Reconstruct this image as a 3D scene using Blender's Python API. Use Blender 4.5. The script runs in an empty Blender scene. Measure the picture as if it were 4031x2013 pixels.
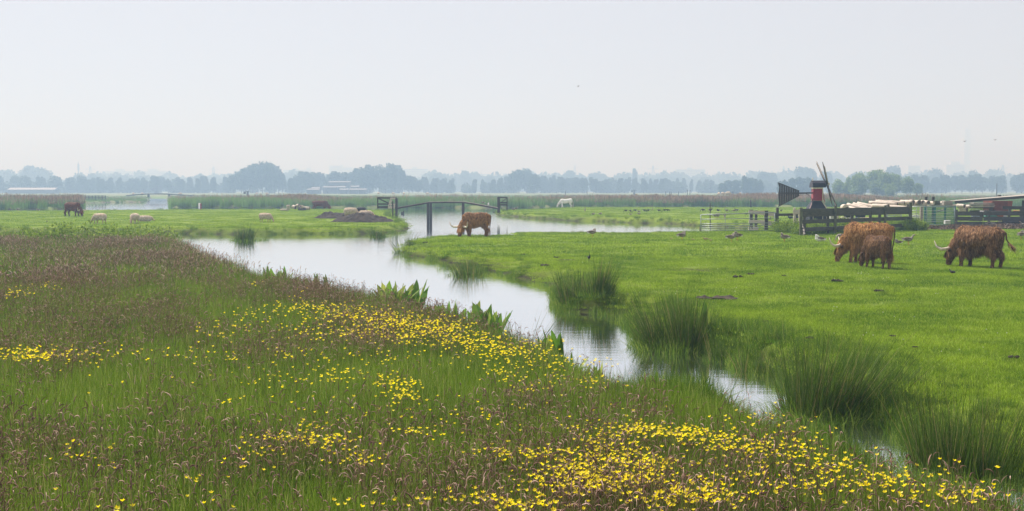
import bpy, bmesh, math, random
import numpy as np
from mathutils import Vector, Matrix
rng = np.random.default_rng(7); R = random.Random(11)
SC = bpy.context.scene; COL = SC.collection
# ------------------------------------------------ camera and picture-to-place mapping
F, CX, CY, HZ, HC = 4433.0, 2015.5, 1006.5, 748.0, 2.55
PITCH = math.atan((CY - HZ) / F); cp, sp = math.cos(PITCH), math.sin(PITCH)
cam = bpy.data.objects.new('camera', bpy.data.cameras.new('camera')); COL.objects.link(cam)
cam.location = (0, 0, HC); cam.rotation_euler = (math.pi/2 - PITCH, 0, 0)
cam.data.sensor_width = 36; cam.data.lens = 36*F/4031; cam.data.clip_end = 20000; cam.data.clip_start = .1
SC.camera = cam
def ray(x, y):
    a, b = (x - CX)/F, -(y - CY)/F
    return Vector((a, b*sp + cp, b*cp - sp))
def at(x, y, z=0.0):                       # the point of the place at height z seen at photo pixel x, y
    d = ray(x, y); t = (z - HC)/d.z
    return Vector((d.x*t, d.y*t, z))
def atd(x, y, dist):                       # the point at forward distance dist (world y) seen at pixel x, y
    d = ray(x, y); t = dist/d.y
    return Vector((d.x*t, dist, HC + d.z*t))
def crop(x0, y0, s):
    return lambda x, y: (x0 + x*s, y0 + y*s)
cA, cB = crop(0, 600, .31104), crop(800, 600, .31104)
cC, cD = crop(1400, 700, .27174), crop(2000, 650, .31056)
cE, cG = crop(2700, 600, .27216), crop(3200, 600, .38886)
cH, cI = crop(3150, 720, .15552), crop(3531, 720, .1944)
cJ, cK = crop(2740, 780, .1941), crop(3020, 620, .14)
r1, r2 = crop(0, 620, .392), crop(1000, 620, .392)
r3, r4 = crop(2000, 620, .392), crop(3020, 480, .3925)
s1, s2, s3, s4, s5 = crop(0, 900, .3888), crop(800, 900, .3888), crop(1600, 900, .3888), crop(2500, 1000, .3888), crop(3031, 1400, .4766)
# ------------------------------------------------ objects
def tag(o, label=None, cat=None, group=None, kind=None):
    if label: o['label'] = label
    if cat: o['category'] = cat
    if group: o['group'] = group
    if kind: o['kind'] = kind
    return o
def link(o, parent=None):
    COL.objects.link(o)
    if parent: o.parent = parent
    return o
def empty(name, loc, rz=0, label=None, cat=None, group=None, sc=1):
    o = link(bpy.data.objects.new(name, None)); o.location = loc; o.rotation_euler = (0, 0, rz)
    o.scale = sc if hasattr(sc, '__len__') else (sc, sc, sc)
    o.empty_display_size = .1
    return tag(o, label, cat, group)
def mesh_np(name, V, Fc, mat=None, smooth=False):
    V = np.asarray(V, np.float32).reshape(-1, 3); Fc = np.asarray(Fc, np.int32); k = Fc.shape[1]
    me = bpy.data.meshes.new(name)
    me.vertices.add(len(V)); me.vertices.foreach_set('co', V.ravel())
    me.loops.add(Fc.size); me.loops.foreach_set('vertex_index', Fc.ravel())
    me.polygons.add(len(Fc)); me.polygons.foreach_set('loop_start', np.arange(0, Fc.size, k, dtype=np.int32))
    me.polygons.foreach_set('loop_total', np.full(len(Fc), k, np.int32))
    if smooth: me.polygons.foreach_set('use_smooth', np.ones(len(Fc), bool))
    me.update(calc_edges=True)
    if mat: me.materials.append(mat)
    return me
def obj(name, me, parent=None, loc=(0, 0, 0), rot=(0, 0, 0)):
    o = bpy.data.objects.new(name, me); o.location = loc; o.rotation_euler = rot
    return link(o, parent)
class MB:                                   # collects shapes into one mesh
    def __init__(s): s.bm = bmesh.new()
    def box(s, c, size, rot=None, mi=0, jit=0):
        g = bmesh.ops.create_cube(s.bm, size=1)['verts']
        M = Matrix.Translation(Vector(c)) @ ((rot.to_4x4() if rot is not None else Matrix.Identity(4))) @ Matrix.Diagonal((*size, 1))
        for v in g:
            v.co = M @ v.co
            if jit: v.co += Vector([R.uniform(-jit, jit) for _ in range(3)])
        return s
    def bar(s, a, b, w, h=None, up=(0, 0, 1), jit=0):   # board from a to b, w thick sideways, h high
        a, b = Vector(a), Vector(b); d = b - a; L = d.length; x = d/L
        y = Vector(up).cross(x)
        if y.length < 1e-3: y = Vector((0, 1, 0)).cross(x)
        y.normalize(); z = x.cross(y)
        s.box((a+b)/2, (L, w, h or w), Matrix((x, y, z)).transposed(), jit=jit); return s
    def tube(s, pts, rad, n=8, cap=True):
        pts = [Vector(p) for p in pts]; rad = rad if hasattr(rad, '__len__') else [rad]*len(pts)
        rings = []
        for i, p in enumerate(pts):
            d = (pts[min(i+1, len(pts)-1)] - pts[max(i-1, 0)]).normalized()
            u = d.cross(Vector((0.13, .2, 1)));
            if u.length < .1: u = d.cross(Vector((1, 0, 0)))
            u.normalize(); w = d.cross(u)
            rings.append([s.bm.verts.new(p + rad[i]*(math.cos(2*math.pi*k/n)*u + math.sin(2*math.pi*k/n)*w)) for k in range(n)])
        for a, b in zip(rings, rings[1:]):
            for k in range(n):
                f = s.bm.faces.new((a[k], a[(k+1) % n], b[(k+1) % n], b[k])); f.smooth = True
        if cap:
            s.bm.faces.new(list(reversed(rings[0]))); s.bm.faces.new(rings[-1])
        return s
    def poly(s, pts, off):                   # flat outline with thickness vector off
        a = [s.bm.verts.new(Vector(p)) for p in pts]; b = [s.bm.verts.new(Vector(p)+Vector(off)) for p in pts]
        s.bm.faces.new(a); s.bm.faces.new(list(reversed(b))); n = len(pts)
        for k in range(n): s.bm.faces.new((a[k], b[k], b[(k+1) % n], a[(k+1) % n]))
        return s
    def ball(s, c, r, sub=2):
        g = bmesh.ops.create_icosphere(s.bm, subdivisions=sub, radius=1)['verts']
        r = r if hasattr(r, '__len__') else (r, r, r)
        for v in g: v.co = Vector((v.co.x*r[0], v.co.y*r[1], v.co.z*r[2])) + Vector(c)
        for f in s.bm.faces:
            pass
        return s
    def mesh(s, name, mat, smooth=False, bevel=0):
        bmesh.ops.recalc_face_normals(s.bm, faces=s.bm.faces)
        if bevel:
            bmesh.ops.bevel(s.bm, geom=s.bm.edges, offset=bevel, segments=1, affect='EDGES')
        me = bpy.data.meshes.new(name); s.bm.to_mesh(me); s.bm.free()
        if smooth: me.polygons.foreach_set('use_smooth', np.ones(len(me.polygons), bool))
        me.materials.append(mat); return me
    def build(s, name, mat, parent=None, smooth=False, bevel=0, loc=(0, 0, 0), rot=(0, 0, 0)):
        return obj(name, s.mesh(name, mat, smooth, bevel), parent, loc, rot)
# ------------------------------------------------ materials
def new_mat(name):
    m = bpy.data.materials.new(name); m.use_nodes = True; nt = m.node_tree; nt.nodes.clear()
    return m, nt, nt.nodes.new, nt.links.new
def noise(nt, scale, detail=3, vec=None, rough=.6, kind='Fac'):
    n = nt.nodes.new('ShaderNodeTexNoise'); n.inputs['Scale'].default_value = scale
    n.inputs['Detail'].default_value = detail; n.inputs['Roughness'].default_value = rough
    if vec is not None: nt.links.new(vec, n.inputs['Vector'])
    return n.outputs[kind]
def mapv(nt, sx, sy, sz, src='Object'):
    if src == 'World': v = nt.nodes.new('ShaderNodeNewGeometry').outputs['Position']
    else: v = nt.nodes.new('ShaderNodeTexCoord').outputs[src]
    m = nt.nodes.new('ShaderNodeMapping'); m.inputs['Scale'].default_value = (sx, sy, sz)
    nt.links.new(v, m.inputs['Vector']); return m.outputs[0]
def mixc(nt, f, a, b):
    m = nt.nodes.new('ShaderNodeMix'); m.data_type = 'RGBA'
    for s, v in ((m.inputs[0], f), (m.inputs[6], a), (m.inputs[7], b)):
        if hasattr(v, 'links') or hasattr(v, 'is_linked'): nt.links.new(v, s)
        elif hasattr(v, '__len__'): s.default_value = (*v[:3], 1)
        else: s.default_value = v
    return m.outputs[2]
def ramp(nt, f, a, b, lo=0., hi=1.):
    m = nt.nodes.new('ShaderNodeMapRange'); nt.links.new(f, m.inputs[0])
    m.inputs[1].default_value = a; m.inputs[2].default_value = b
    m.inputs[3].default_value = lo; m.inputs[4].default_value = hi; return m.outputs[0]
def simple(name, a, b=None, scale=8, rough=.85, stretch=(1, 1, 1), bump=.3, metal=0, src='Object', trans=0, spec=.3, contrast=(.35, .65), sheen=0):
    m, nt, N, L = new_mat(name); b = b or tuple(c*.6 for c in a)
    v = mapv(nt, *stretch, src=src); f = noise(nt, scale, 5, v)
    c = mixc(nt, ramp(nt, f, *contrast), b, a)
    p = N('ShaderNodeBsdfPrincipled'); L(c, p.inputs['Base Color']); p.inputs['Roughness'].default_value = rough
    p.inputs['Metallic'].default_value = metal; p.inputs['Specular IOR Level'].default_value = spec
    if bump:
        bn = N('ShaderNodeBump'); bn.inputs['Strength'].default_value = bump; bn.inputs['Distance'].default_value = .02
        L(noise(nt, scale*2.5, 4, v), bn.inputs['Height']); L(bn.outputs[0], p.inputs['Normal'])
    out = N('ShaderNodeOutputMaterial')
    if trans:
        t = N('ShaderNodeBsdfTranslucent'); L(c, t.inputs[0]); mx = N('ShaderNodeMixShader'); mx.inputs[0].default_value = trans
        L(p.outputs[0], mx.inputs[1]); L(t.outputs[0], mx.inputs[2]); L(mx.outputs[0], out.inputs[0])
    else: L(p.outputs[0], out.inputs[0])
    return m
def blade_mat(name, cols, wscale=.25, trans=.45, rough=.6, tip=None, spec=.12, island=.5, contrast=(.3, .7)):
    """leaf material: two main colours mixed by world patches, a third by instance/leaf randomness"""
    m, nt, N, L = new_mat(name)
    pos = N('ShaderNodeNewGeometry'); f = noise(nt, wscale, 4, pos.outputs['Position'])
    c = mixc(nt, ramp(nt, f, *contrast), cols[0], cols[1])
    oi = N('ShaderNodeObjectInfo'); rv = N('ShaderNodeMath'); rv.operation = 'ADD'
    L(oi.outputs['Random'], rv.inputs[0]); L(pos.outputs['Random Per Island'], rv.inputs[1])
    rm = N('ShaderNodeMath'); rm.operation = 'FRACT'; L(rv.outputs[0], rm.inputs[0])
    if len(cols) > 2: c = mixc(nt, ramp(nt, rm.outputs[0], 1-island, 1), c, cols[2])
    hs = N('ShaderNodeHueSaturation'); L(c, hs.inputs['Color']); L(ramp(nt, rm.outputs[0], 0, 1, .5, 1.4), hs.inputs['Value'])
    c = hs.outputs[0]
    p = N('ShaderNodeBsdfPrincipled'); L(c, p.inputs['Base Color']); p.inputs['Roughness'].default_value = rough
    p.inputs['Specular IOR Level'].default_value = spec
    t = N('ShaderNodeBsdfTranslucent'); L(c, t.inputs[0]); mx = N('ShaderNodeMixShader'); mx.inputs[0].default_value = trans
    out = N('ShaderNodeOutputMaterial'); L(p.outputs[0], mx.inputs[1]); L(t.outputs[0], mx.inputs[2]); L(mx.outputs[0], out.inputs[0])
    return m
# ------------------------------------------------ world, sun, haze
SUN_EL, SUN_AZ = math.radians(54), math.radians(-38)     # azimuth from +y towards -x: behind the place, to the left
w = bpy.data.worlds.new('World'); SC.world = w; w.use_nodes = True; nt = w.node_tree; nt.nodes.clear()
sky = nt.nodes.new('ShaderNodeTexSky'); sky.sky_type = 'NISHITA'; sky.sun_disc = False
sky.sun_elevation = SUN_EL; sky.sun_rotation = SUN_AZ; sky.air_density = 1.2; sky.dust_density = 5; sky.ozone_density = 1.5
bgn = nt.nodes.new('ShaderNodeBackground'); wo = nt.nodes.new('ShaderNodeOutputWorld')
tc = nt.nodes.new('ShaderNodeTexCoord')
cloud = noise(nt, 1.6, 4, tc.outputs['Generated'])
veil = mixc(nt, ramp(nt, cloud, .3, .7), (8.55, 8.0, 8.55), (9.05, 8.45, 8.9))
nt.links.new(mixc(nt, .84, sky.outputs[0], veil), bgn.inputs[0]); bgn.inputs[1].default_value = .050
nt.links.new(bgn.outputs[0], wo.inputs[0])
sl = bpy.data.lights.new('sun', 'SUN'); sl.energy = 5.0; sl.angle = math.radians(1.0); sl.color = (1, .97, .985)
so = link(bpy.data.objects.new('sun', sl)); so.location = (-60, 80, 120)
sdir = Vector((math.sin(SUN_AZ)*math.cos(SUN_EL), math.cos(SUN_AZ)*math.cos(SUN_EL), math.sin(SUN_EL)))
so.rotation_euler = sdir.to_track_quat('Z', 'Y').to_euler()
hz = MB().box((0, 1250, 82.0), (5200, 4300, 172)).build('haze', None)
m, nt, N, L = new_mat('haze_air'); pv = N('ShaderNodeVolumePrincipled'); pv.inputs['Color'].default_value = (.42, .68, 1, 1); pv.inputs['Absorption Color'].default_value = (.73, .72, 1, 1)
pv.inputs['Density'].default_value = .00143; pv.inputs['Anisotropy'].default_value = .15
L(pv.outputs[0], N('ShaderNodeOutputMaterial').inputs['Volume']); hz.data.materials.clear(); hz.data.materials.append(m)
tag(hz, 'pale blue haze hanging in the air over the whole meadow', 'haze', None, 'stuff')
SC.view_settings.view_transform = 'Standard'; SC.view_settings.look = 'None'; SC.view_settings.exposure = .75; SC.view_settings.gamma = 1
SC.cycles.use_denoising = True; SC.cycles.use_adaptive_sampling = False; SC.cycles.max_bounces = 6; SC.cycles.diffuse_bounces = 2; SC.cycles.glossy_bounces = 2
SC.cycles.transmission_bounces = 2; SC.cycles.transparent_max_bounces = 8; SC.cycles.volume_bounces = 0
SC.cycles.sample_clamp_indirect = 8
# ------------------------------------------------ shoreline of the ditches and ponds
WZ = -.4
near = [(4250,2150,.3),(4100,2010,.3),(3920,1900,.3),(3680,1875,.3),(3440,1795,.3),(3230,1680,.3),(2980,1570,.3),(2790,1500,.3),(2600,1490,.3),(2440,1470,.3),(2320,1410,.3),
 (2190,1350,.3),(2020,1295,.3),(1880,1250,.3),(1700,1190,.3),(1560,1165,.3),(1410,1135,.3),(1250,1105,.3),(1065,1080,.3),(940,1040,.3),(830,1000,.3),(735,960,.25),
 (680,938,.1),(400,936,0),(0,936,0),(-900,936,0)]
left_pasture = [(-900,922,WZ),(300,922,WZ),(690,921,WZ),(940,924,WZ),(1240,922,WZ),(1400,921,WZ),(1530,917,WZ),(1600,908,WZ),(1613,900,WZ),(1600,884,WZ),(1585,877,WZ),(1562,871,WZ),(1546,860,WZ),(1566,843,WZ),
 (1562,827,0),(1200,822.5,0),(700,825,0),(300,829,0),(0,830,0),(-900,830,0)]
marsh = [(-900,826,WZ),(320,826,WZ),(327,802,WZ),(435,798,WZ),(560,797,WZ),(588,788,WZ),(600,780,WZ),(652,780,WZ),(662,799,WZ),(681,818,WZ),(1100,818,WZ),(1560,818,WZ),(1960,820,WZ),(2250,816,WZ),(3000,816,WZ),(4900,816,WZ)]
right_pasture = [(4900,815.5,0),(3000,815.5,0),(2250,815.5,0),(2190,819,0),(2100,824,0),(2000,827,0),(1967,823,0),(1950,837,WZ),(1958,847,WZ),(2000,852,WZ),(2091,860,WZ),
 (2175,865,WZ),(2249,871,WZ),(2347,872,WZ),(2482,879,WZ),(2621,881,WZ),(2755,891,WZ),(2850,895,WZ),(2950,902,WZ),(2958,911,0),(2740,911,0),(2500,915,0),(2060,916,0),(2016,919,0),
 (1988,926,0),(1900,927,0),(1780,926,0),(1672,930,0),(1601,944,0),(1574,996,WZ),(1600,1009,WZ),(1678,1017,WZ),(1767,1040,WZ),(1818,1052,WZ),(1872,1057,WZ),(1950,1071,WZ),(2004,1090,WZ),
 (2105,1110,WZ),(2195,1133,WZ),(2199,1211,WZ),(2222,1227,WZ),(2358,1234,WZ),(2486,1250,WZ),(2514,1328,WZ),(2540,1355,WZ),(2617,1369,WZ),(2772,1373,WZ),(2811,1393,WZ),(2908,1420,WZ),(2967,1463,WZ),
 (3056,1478,WZ),(3126,1519,WZ),(3365,1624,WZ),(3450,1657,WZ),(3546,1686,WZ),(3600,1734,WZ),(3680,1800,WZ),(3937,1819,WZ),(4022,1877,WZ),(4250,1980,WZ)]
POLY = np.array([tuple(at(*p))[:2] for p in near + left_pasture + marsh + right_pasture])
NEARL = np.array([tuple(at(*p))[:2] for p in near])
MEADOW = np.array([tuple(at(*p))[:2] for p in near] + [(-120, 58), (-120, -60), (60, -60), (60, 5)])
def inside(P, poly):
    x, y = P[:, 0], P[:, 1]; r = np.zeros(len(P), bool); q = np.roll(poly, 1, 0)
    for (x1, y1), (x2, y2) in zip(poly, q):
        if y1 == y2: continue
        c = (y1 > y) != (y2 > y)
        r ^= c & (x < (x2 - x1)*(y - y1)/(y2 - y1) + x1)
    return r
def dist_line(P, poly, closed=True):
    d = np.full(len(P), 1e9); q = np.roll(poly, -1, 0) if closed else poly[1:]
    for a, b in zip(poly, q):
        ab = b - a; t = np.clip(((P - a) @ ab)/max(ab @ ab, 1e-9), 0, 1)
        e = P - (a + t[:, None]*ab); d = np.minimum(d, np.einsum('ij,ij->i', e, e))
    return np.sqrt(d)
def sdist(P):                              # + on land, - on water
    d = dist_line(P, POLY); return np.where(inside(P, POLY), -d, d)
# smooth value noise
_T = rng.random((64, 64))
def vn(x, y):
    xi, yi = np.floor(x).astype(int), np.floor(y).astype(int); fx, fy = x-xi, y-yi
    fx, fy = fx*fx*(3-2*fx), fy*fy*(3-2*fy); g = lambda i, j: _T[i % 64, j % 64]
    return (g(xi, yi)*(1-fx)+g(xi+1, yi)*fx)*(1-fy) + (g(xi, yi+1)*(1-fx)+g(xi+1, yi+1)*fx)*fy
def fbm(x, y, s, o=4):
    r = 0; a = .5
    for k in range(o): r = r + a*(vn(x*s+k*17.3, y*s+k*9.1)-.5); s *= 2.03; a *= .55
    return r
mounds = []                                # (x, y, rx, ry, h)
def mound(px, py, rx, ry, h): p = at(px, py); mounds.append((p.x, p.y, rx, ry, h)); return p

def height(P, sd=None):
    x, y = P[:, 0], P[:, 1]
    if sd is None: sd = sdist(P)
    s = sd + fbm(x, y, .9, 3)*.55*np.clip(y/25, .5, 1.2)
    wd = np.where(inside(P, MEADOW), .5, .75) + .5*np.clip(fbm(x, y, .15, 2)+.2, 0, 1)
    t = np.clip(s/wd, 0, 1); up = WZ + (.4 + fbm(x, y, .12, 4)*.10 + fbm(x, y, 1.1, 3)*.05)*(t*t*(3-2*t))
    dn = WZ + np.clip(s*.8, -.55, 0)
    h = np.where(s > 0, up, dn)
    for mx, my, rx, ry, hh in mounds:
        q = np.clip(1 - ((x-mx)/rx)**2 - ((y-my)/ry)**2, 0, 1)
        h = np.maximum(h, h + hh*q**.8*(1 + 1.3*fbm(x, y, 1.6, 4)))
    return h
def zat(P): return height(np.asarray(P, float).reshape(-1, 2))
def ground(x, y): p = at(x, y); return Vector((p.x, p.y, float(zat((p.x, p.y))[0])))
# ------------------------------------------------ the ground sheet: one polar grid round the camera, out to the horizon
th = np.concatenate([np.linspace(-math.radians(33), math.radians(33), 620), np.linspace(math.radians(33), 2*math.pi-math.radians(33), 90)[1:-1]])
rr = np.concatenate([np.linspace(.5, 6, 14)[:-1], 6*np.exp(np.arange(0, 880)*.0078)]); rr = rr[rr < 5200]; rr = np.append(rr, 9000)
TT, RR = np.meshgrid(th, rr); GX = (np.sin(TT)*RR).ravel(); GY = (np.cos(TT)*RR).ravel(); GP = np.stack([GX, GY], 1)
sd = np.where(RR.ravel() < 1200, 0, 50.); mk = RR.ravel() < 1200; sd[mk] = sdist(GP[mk])
GZ = height(GP, sd)
nT, nR = len(th), len(rr); I = np.arange(nR*nT).reshape(nR, nT); J = np.roll(I, -1, 1)
Fq = np.stack([I[:-1], J[:-1], J[1:], I[1:]], -1).reshape(-1, 4)[:, ::-1]
me = mesh_np('ground', np.stack([GX, GY, GZ], 1), Fq, None, True)
rng_far = np.hypot(GX, GY)
a = me.attributes.new('meadow', 'FLOAT', 'POINT'); a.data.foreach_set('value', inside(GP, MEADOW).astype(np.float32))
mud = np.clip(1 - np.abs(sd-.15)/.35, 0, 1)
for mx, my, rx, ry, hh in mounds: mud = np.maximum(mud, np.clip((1.25 - ((GX-mx)/(rx*1.05))**2 - ((GY-my)/(ry*1.05))**2)*3 + 3*fbm(GX, GY, 1.2, 3), 0, 1))
bare = np.clip((fbm(GX, GY, .42, 5)-.24)*14, 0, 1)*np.clip(1.3-np.abs(sd-2.5)/4.5, 0, 1)*(GY < 75)
mud = np.maximum(mud, bare*.9)
a = me.attributes.new('mud', 'FLOAT', 'POINT'); a.data.foreach_set('value', mud.astype(np.float32))
bank_y = np.interp(GX, *[np.array(v) for v in zip(*sorted([tuple(at(*p))[:2] for p in marsh if p[1] > 812]))])
a = me.attributes.new('marsh', 'FLOAT', 'POINT'); a.data.foreach_set('value', np.clip((GY-bank_y+3)/6, 0, 1).astype(np.float32))
m, nt, N, L = new_mat('ground_turf'); pos = N('ShaderNodeNewGeometry').outputs['Position']
def attr(n): q = N('ShaderNodeAttribute'); q.attribute_name = n; return q.outputs['Fac']
n1, n2, n3 = noise(nt, .22, 5, pos), noise(nt, 2.6, 4, pos), noise(nt, 14, 3, pos)
past = mixc(nt, ramp(nt, n1, .38, .62), (.15, .22, .018), (.20, .275, .028))
past = mixc(nt, ramp(nt, n2, .50, .72, 0, .55), past, (.085, .135, .02))
past = mixc(nt, ramp(nt, n3, .50, .70, 0, .45), past, (.19, .26, .045))
past = mixc(nt, ramp(nt, noise(nt, .07, 3, pos), .48, .62, 0, .6), past, (.10, .17, .02))
past = mixc(nt, ramp(nt, noise(nt, .9, 6, pos, .75), .60, .70, 0, .5), past, (.10, .095, .04))
mea = mixc(nt, ramp(nt, n2, .4, .6), (.035, .055, .015), (.06, .06, .03))
mv = mapv(nt, .012, .05, 1, 'World'); mn = noise(nt, 1, 5, mv)
mar = mixc(nt, ramp(nt, mn, .42, .58), (.125, .18, .06), (.17, .17, .10))
mar = mixc(nt, ramp(nt, noise(nt, 1, 4, mapv(nt, .03, .16, 1, 'World')), .45, .62, 0, .8), mar, (.125, .20, .055))
soil = mixc(nt, ramp(nt, noise(nt, 7, 6, pos, .8), .35, .7), (.018, .014, .010), (.062, .048, .036))
c = mixc(nt, attr('marsh'), past, mar); c = mixc(nt, attr('meadow'), c, mea); c = mixc(nt, attr('mud'), c, soil)
p = N('ShaderNodeBsdfPrincipled'); p.inputs['Roughness'].default_value = .95; p.inputs['Specular IOR Level'].default_value = .1; L(c, p.inputs['Base Color'])
bn = N('ShaderNodeBump'); bn.inputs['Strength'].default_value = .9; bn.inputs['Distance'].default_value = .09
hs = N('ShaderNodeMath'); hs.operation = 'ADD'; L(noise(nt, 4, 6, pos, .75), hs.inputs[0]); L(noise(nt, 24, 4, pos, .7), hs.inputs[1]); L(hs.outputs[0], bn.inputs['Height']); L(bn.outputs[0], p.inputs['Normal'])
L(p.outputs[0], N('ShaderNodeOutputMaterial').inputs[0]); me.materials.append(m)
HEAPS = []
def heap(px, py, rx, ry, hh, label):
    p = at(px, py); n = 90; u = np.linspace(-1.25, 1.25, n); X, Y = np.meshgrid(u*rx, u*ry); x, y = X.ravel()+p.x, Y.ravel()+p.y
    q = np.clip(1-(X.ravel()/rx)**2-(Y.ravel()/ry)**2 + 1.1*fbm(x, y, .9, 3), -.3, 1.2); z = hh*np.sign(q)*np.abs(q)**.85*(1+1.0*fbm(x, y, 2.2, 4)) + .14*fbm(x, y, 6, 3)*(q > 0) - .03
    Ix = np.arange(n*n).reshape(n, n); Q = np.stack([Ix[:-1, :-1], Ix[:-1, 1:], Ix[1:, 1:], Ix[1:, :-1]], -1).reshape(-1, 4)
    HEAPS.append((np.stack([X.ravel(), Y.ravel(), z], 1), Q, p, label))
heap(1335, 860, 2.2, 1.6, .48, 'long heap of dark dug earth behind the front one on the left pasture'); heap(1432, 874, 2.7, 1.7, .55, 'front heap of dark dug earth near the left end of the footbridge')
tag(obj('ground', me), 'flat green polder land of pasture, meadow and marsh cut by ditches', 'ground', None, 'structure')
# ------------------------------------------------ water
me = mesh_np('water', [(-700, 3, WZ), (900, 3, WZ), (900, 900, WZ), (-700, 900, WZ)], [(0, 1, 2, 3)])
m, nt, N, L = new_mat('still_water'); v = mapv(nt, .5, 3.2, 1, 'World')
g = N('ShaderNodeBsdfGlossy'); g.inputs['Roughness'].default_value = .015; g.inputs['Color'].default_value = (.97, .98, 1, 1)
bn = N('ShaderNodeBump'); bn.inputs['Distance'].default_value = .010; bn.inputs['Strength'].default_value = .36
L(noise(nt, 1.3, 4, v), bn.inputs['Height']); L(bn.outputs[0], g.inputs['Normal'])
dif = N('ShaderNodeBsdfDiffuse'); dif.inputs[0].default_value = (.045, .055, .04, 1)
lw = N('ShaderNodeLayerWeight'); lw.inputs[0].default_value = .5; mx = N('ShaderNodeMixShader')
L(ramp(nt, lw.outputs['Facing'], .3, .9, .35, .97), mx.inputs[0]); L(dif.outputs[0], mx.inputs[1]); L(g.outputs[0], mx.inputs[2])
L(mx.outputs[0], N('ShaderNodeOutputMaterial').inputs[0]); me.materials.append(m)
tag(obj('water', me), 'still pale water of the ditches reflecting the white sky', 'water', None, 'structure')
# ------------------------------------------------ blades and clumps
def blades(n, rad, h, wd, lean, segs=2, droop=.3, g=None, hpow=1.0, centre=None, out=0.0, lin=.4):
    """n flat tapering blades rooted within rad; arrays of quads"""
    g = g or rng
    a = g.random(n)*2*np.pi; r = rad*np.sqrt(g.random(n)); bx, by = r*np.cos(a), r*np.sin(a)
    H = h[0] + (h[1]-h[0])*g.random(n)**hpow; W = wd*(.6+.8*g.random(n))*.5
    ld = g.random(n)*2*np.pi; ll = lean*g.random(n)
    lx, ly = ll*np.cos(ld) + out*bx/rad, ll*np.sin(ld) + out*by/rad
    fa = g.random(n)*np.pi; wx, wy = np.cos(fa)*W, np.sin(fa)*W
    V = []
    for k in range(segs+1):
        t = k/segs; z = H*(t - droop*t*t*np.clip(np.hypot(lx, ly), 0, 1)); o = H*(t*lin+t*t*(1-lin))
        ww = (1-t)**.7 if k < segs else .08
        cx_, cy_ = bx+lx*o, by+ly*o
        V.append(np.stack([cx_-wx*ww, cy_-wy*ww, z], 1)); V.append(np.stack([cx_+wx*ww, cy_+wy*ww, z], 1))
    V = np.stack(V, 1)                      # n, 2(segs+1), 3
    base = (np.arange(n)*2*(segs+1))[:, None]; Fs = []
    for k in range(segs): Fs.append(base + np.array([2*k, 2*k+1, 2*k+3, 2*k+2]))
    return V.reshape(-1, 3), np.stack(Fs, 1).reshape(-1, 4)
def joinVF(*parts):
    Vs, Fs, o = [], [], 0
    for V, Fq in parts: Vs.append(V); Fs.append(Fq+o); o += len(V)
    return np.concatenate(Vs), np.concatenate(Fs)
def ribbon_heads(n, rad, h, plen, pw, g, arch=.5, lean=.15, stem_w=.0022):
    """grass stems each ending in an arching seed head: (stems), (heads)"""
    SV, SF, HV, HF = [], [], [], []; so = ho = 0
    for i in range(n):
        a = g.random()*6.28; r = rad*math.sqrt(g.random()); b = np.array([r*math.cos(a), r*math.sin(a), 0])
        H = h[0]+(h[1]-h[0])*g.random(); ld = g.random()*6.28; ll = lean*g.random(); d = np.array([math.cos(ld), math.sin(ld), 0])
        top = b + d*ll*H + np.array([0, 0, H]); wv = np.array([-d[1], d[0], 0])*stem_w
        mid = b + d*ll*H*.35 + np.array([0, 0, H*.55])
        SV += [b-wv, b+wv, mid-wv, mid+wv, top-wv*.7, top+wv*.7]; SF += [[so, so+1, so+3, so+2], [so+2, so+3, so+5, so+4]]; so += 6
        pl = plen*(.6+.8*g.random()); ar = arch*g.random()**.6*2.2; K = 4; p = top.copy(); ang = ll + .1
        W = pw*(.6+.8*g.random()); rings = []
        for k in range(K+1):
            t = k/K; wk = W*(.35, 1, .95, .7, .12)[k]; dirv = d*math.sin(ang) + np.array([0, 0, math.cos(ang)])
            s1_ = wv/np.linalg.norm(wv); s2_ = np.cross(dirv, s1_)
            for q in range(3): an = q*2.094; rings.append(p + wk*(math.cos(an)*s1_ + math.sin(an)*s2_)*(1+.35*(g.random()-.5)))
            p = p + dirv*pl/K; ang += ar/K*2
        HV += rings
        for k in range(K):
            for q in range(3): HF.append([ho+3*k+q, ho+3*k+(q+1) % 3, ho+3*k+3+(q+1) % 3, ho+3*k+3+q])
        ho += 3*(K+1)
    return (np.array(SV), np.array(SF)), (np.array(HV), np.array(HF))
def two_mat_mesh(name, A, B, ma, mb):
    V, Fq = joinVF(A, B); me = mesh_np(name, V, Fq); me.materials.append(ma); me.materials.append(mb)
    mi = np.zeros(len(Fq), np.int32); mi[len(A[1]):] = 1; me.polygons.foreach_set('material_index', mi); return me
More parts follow.
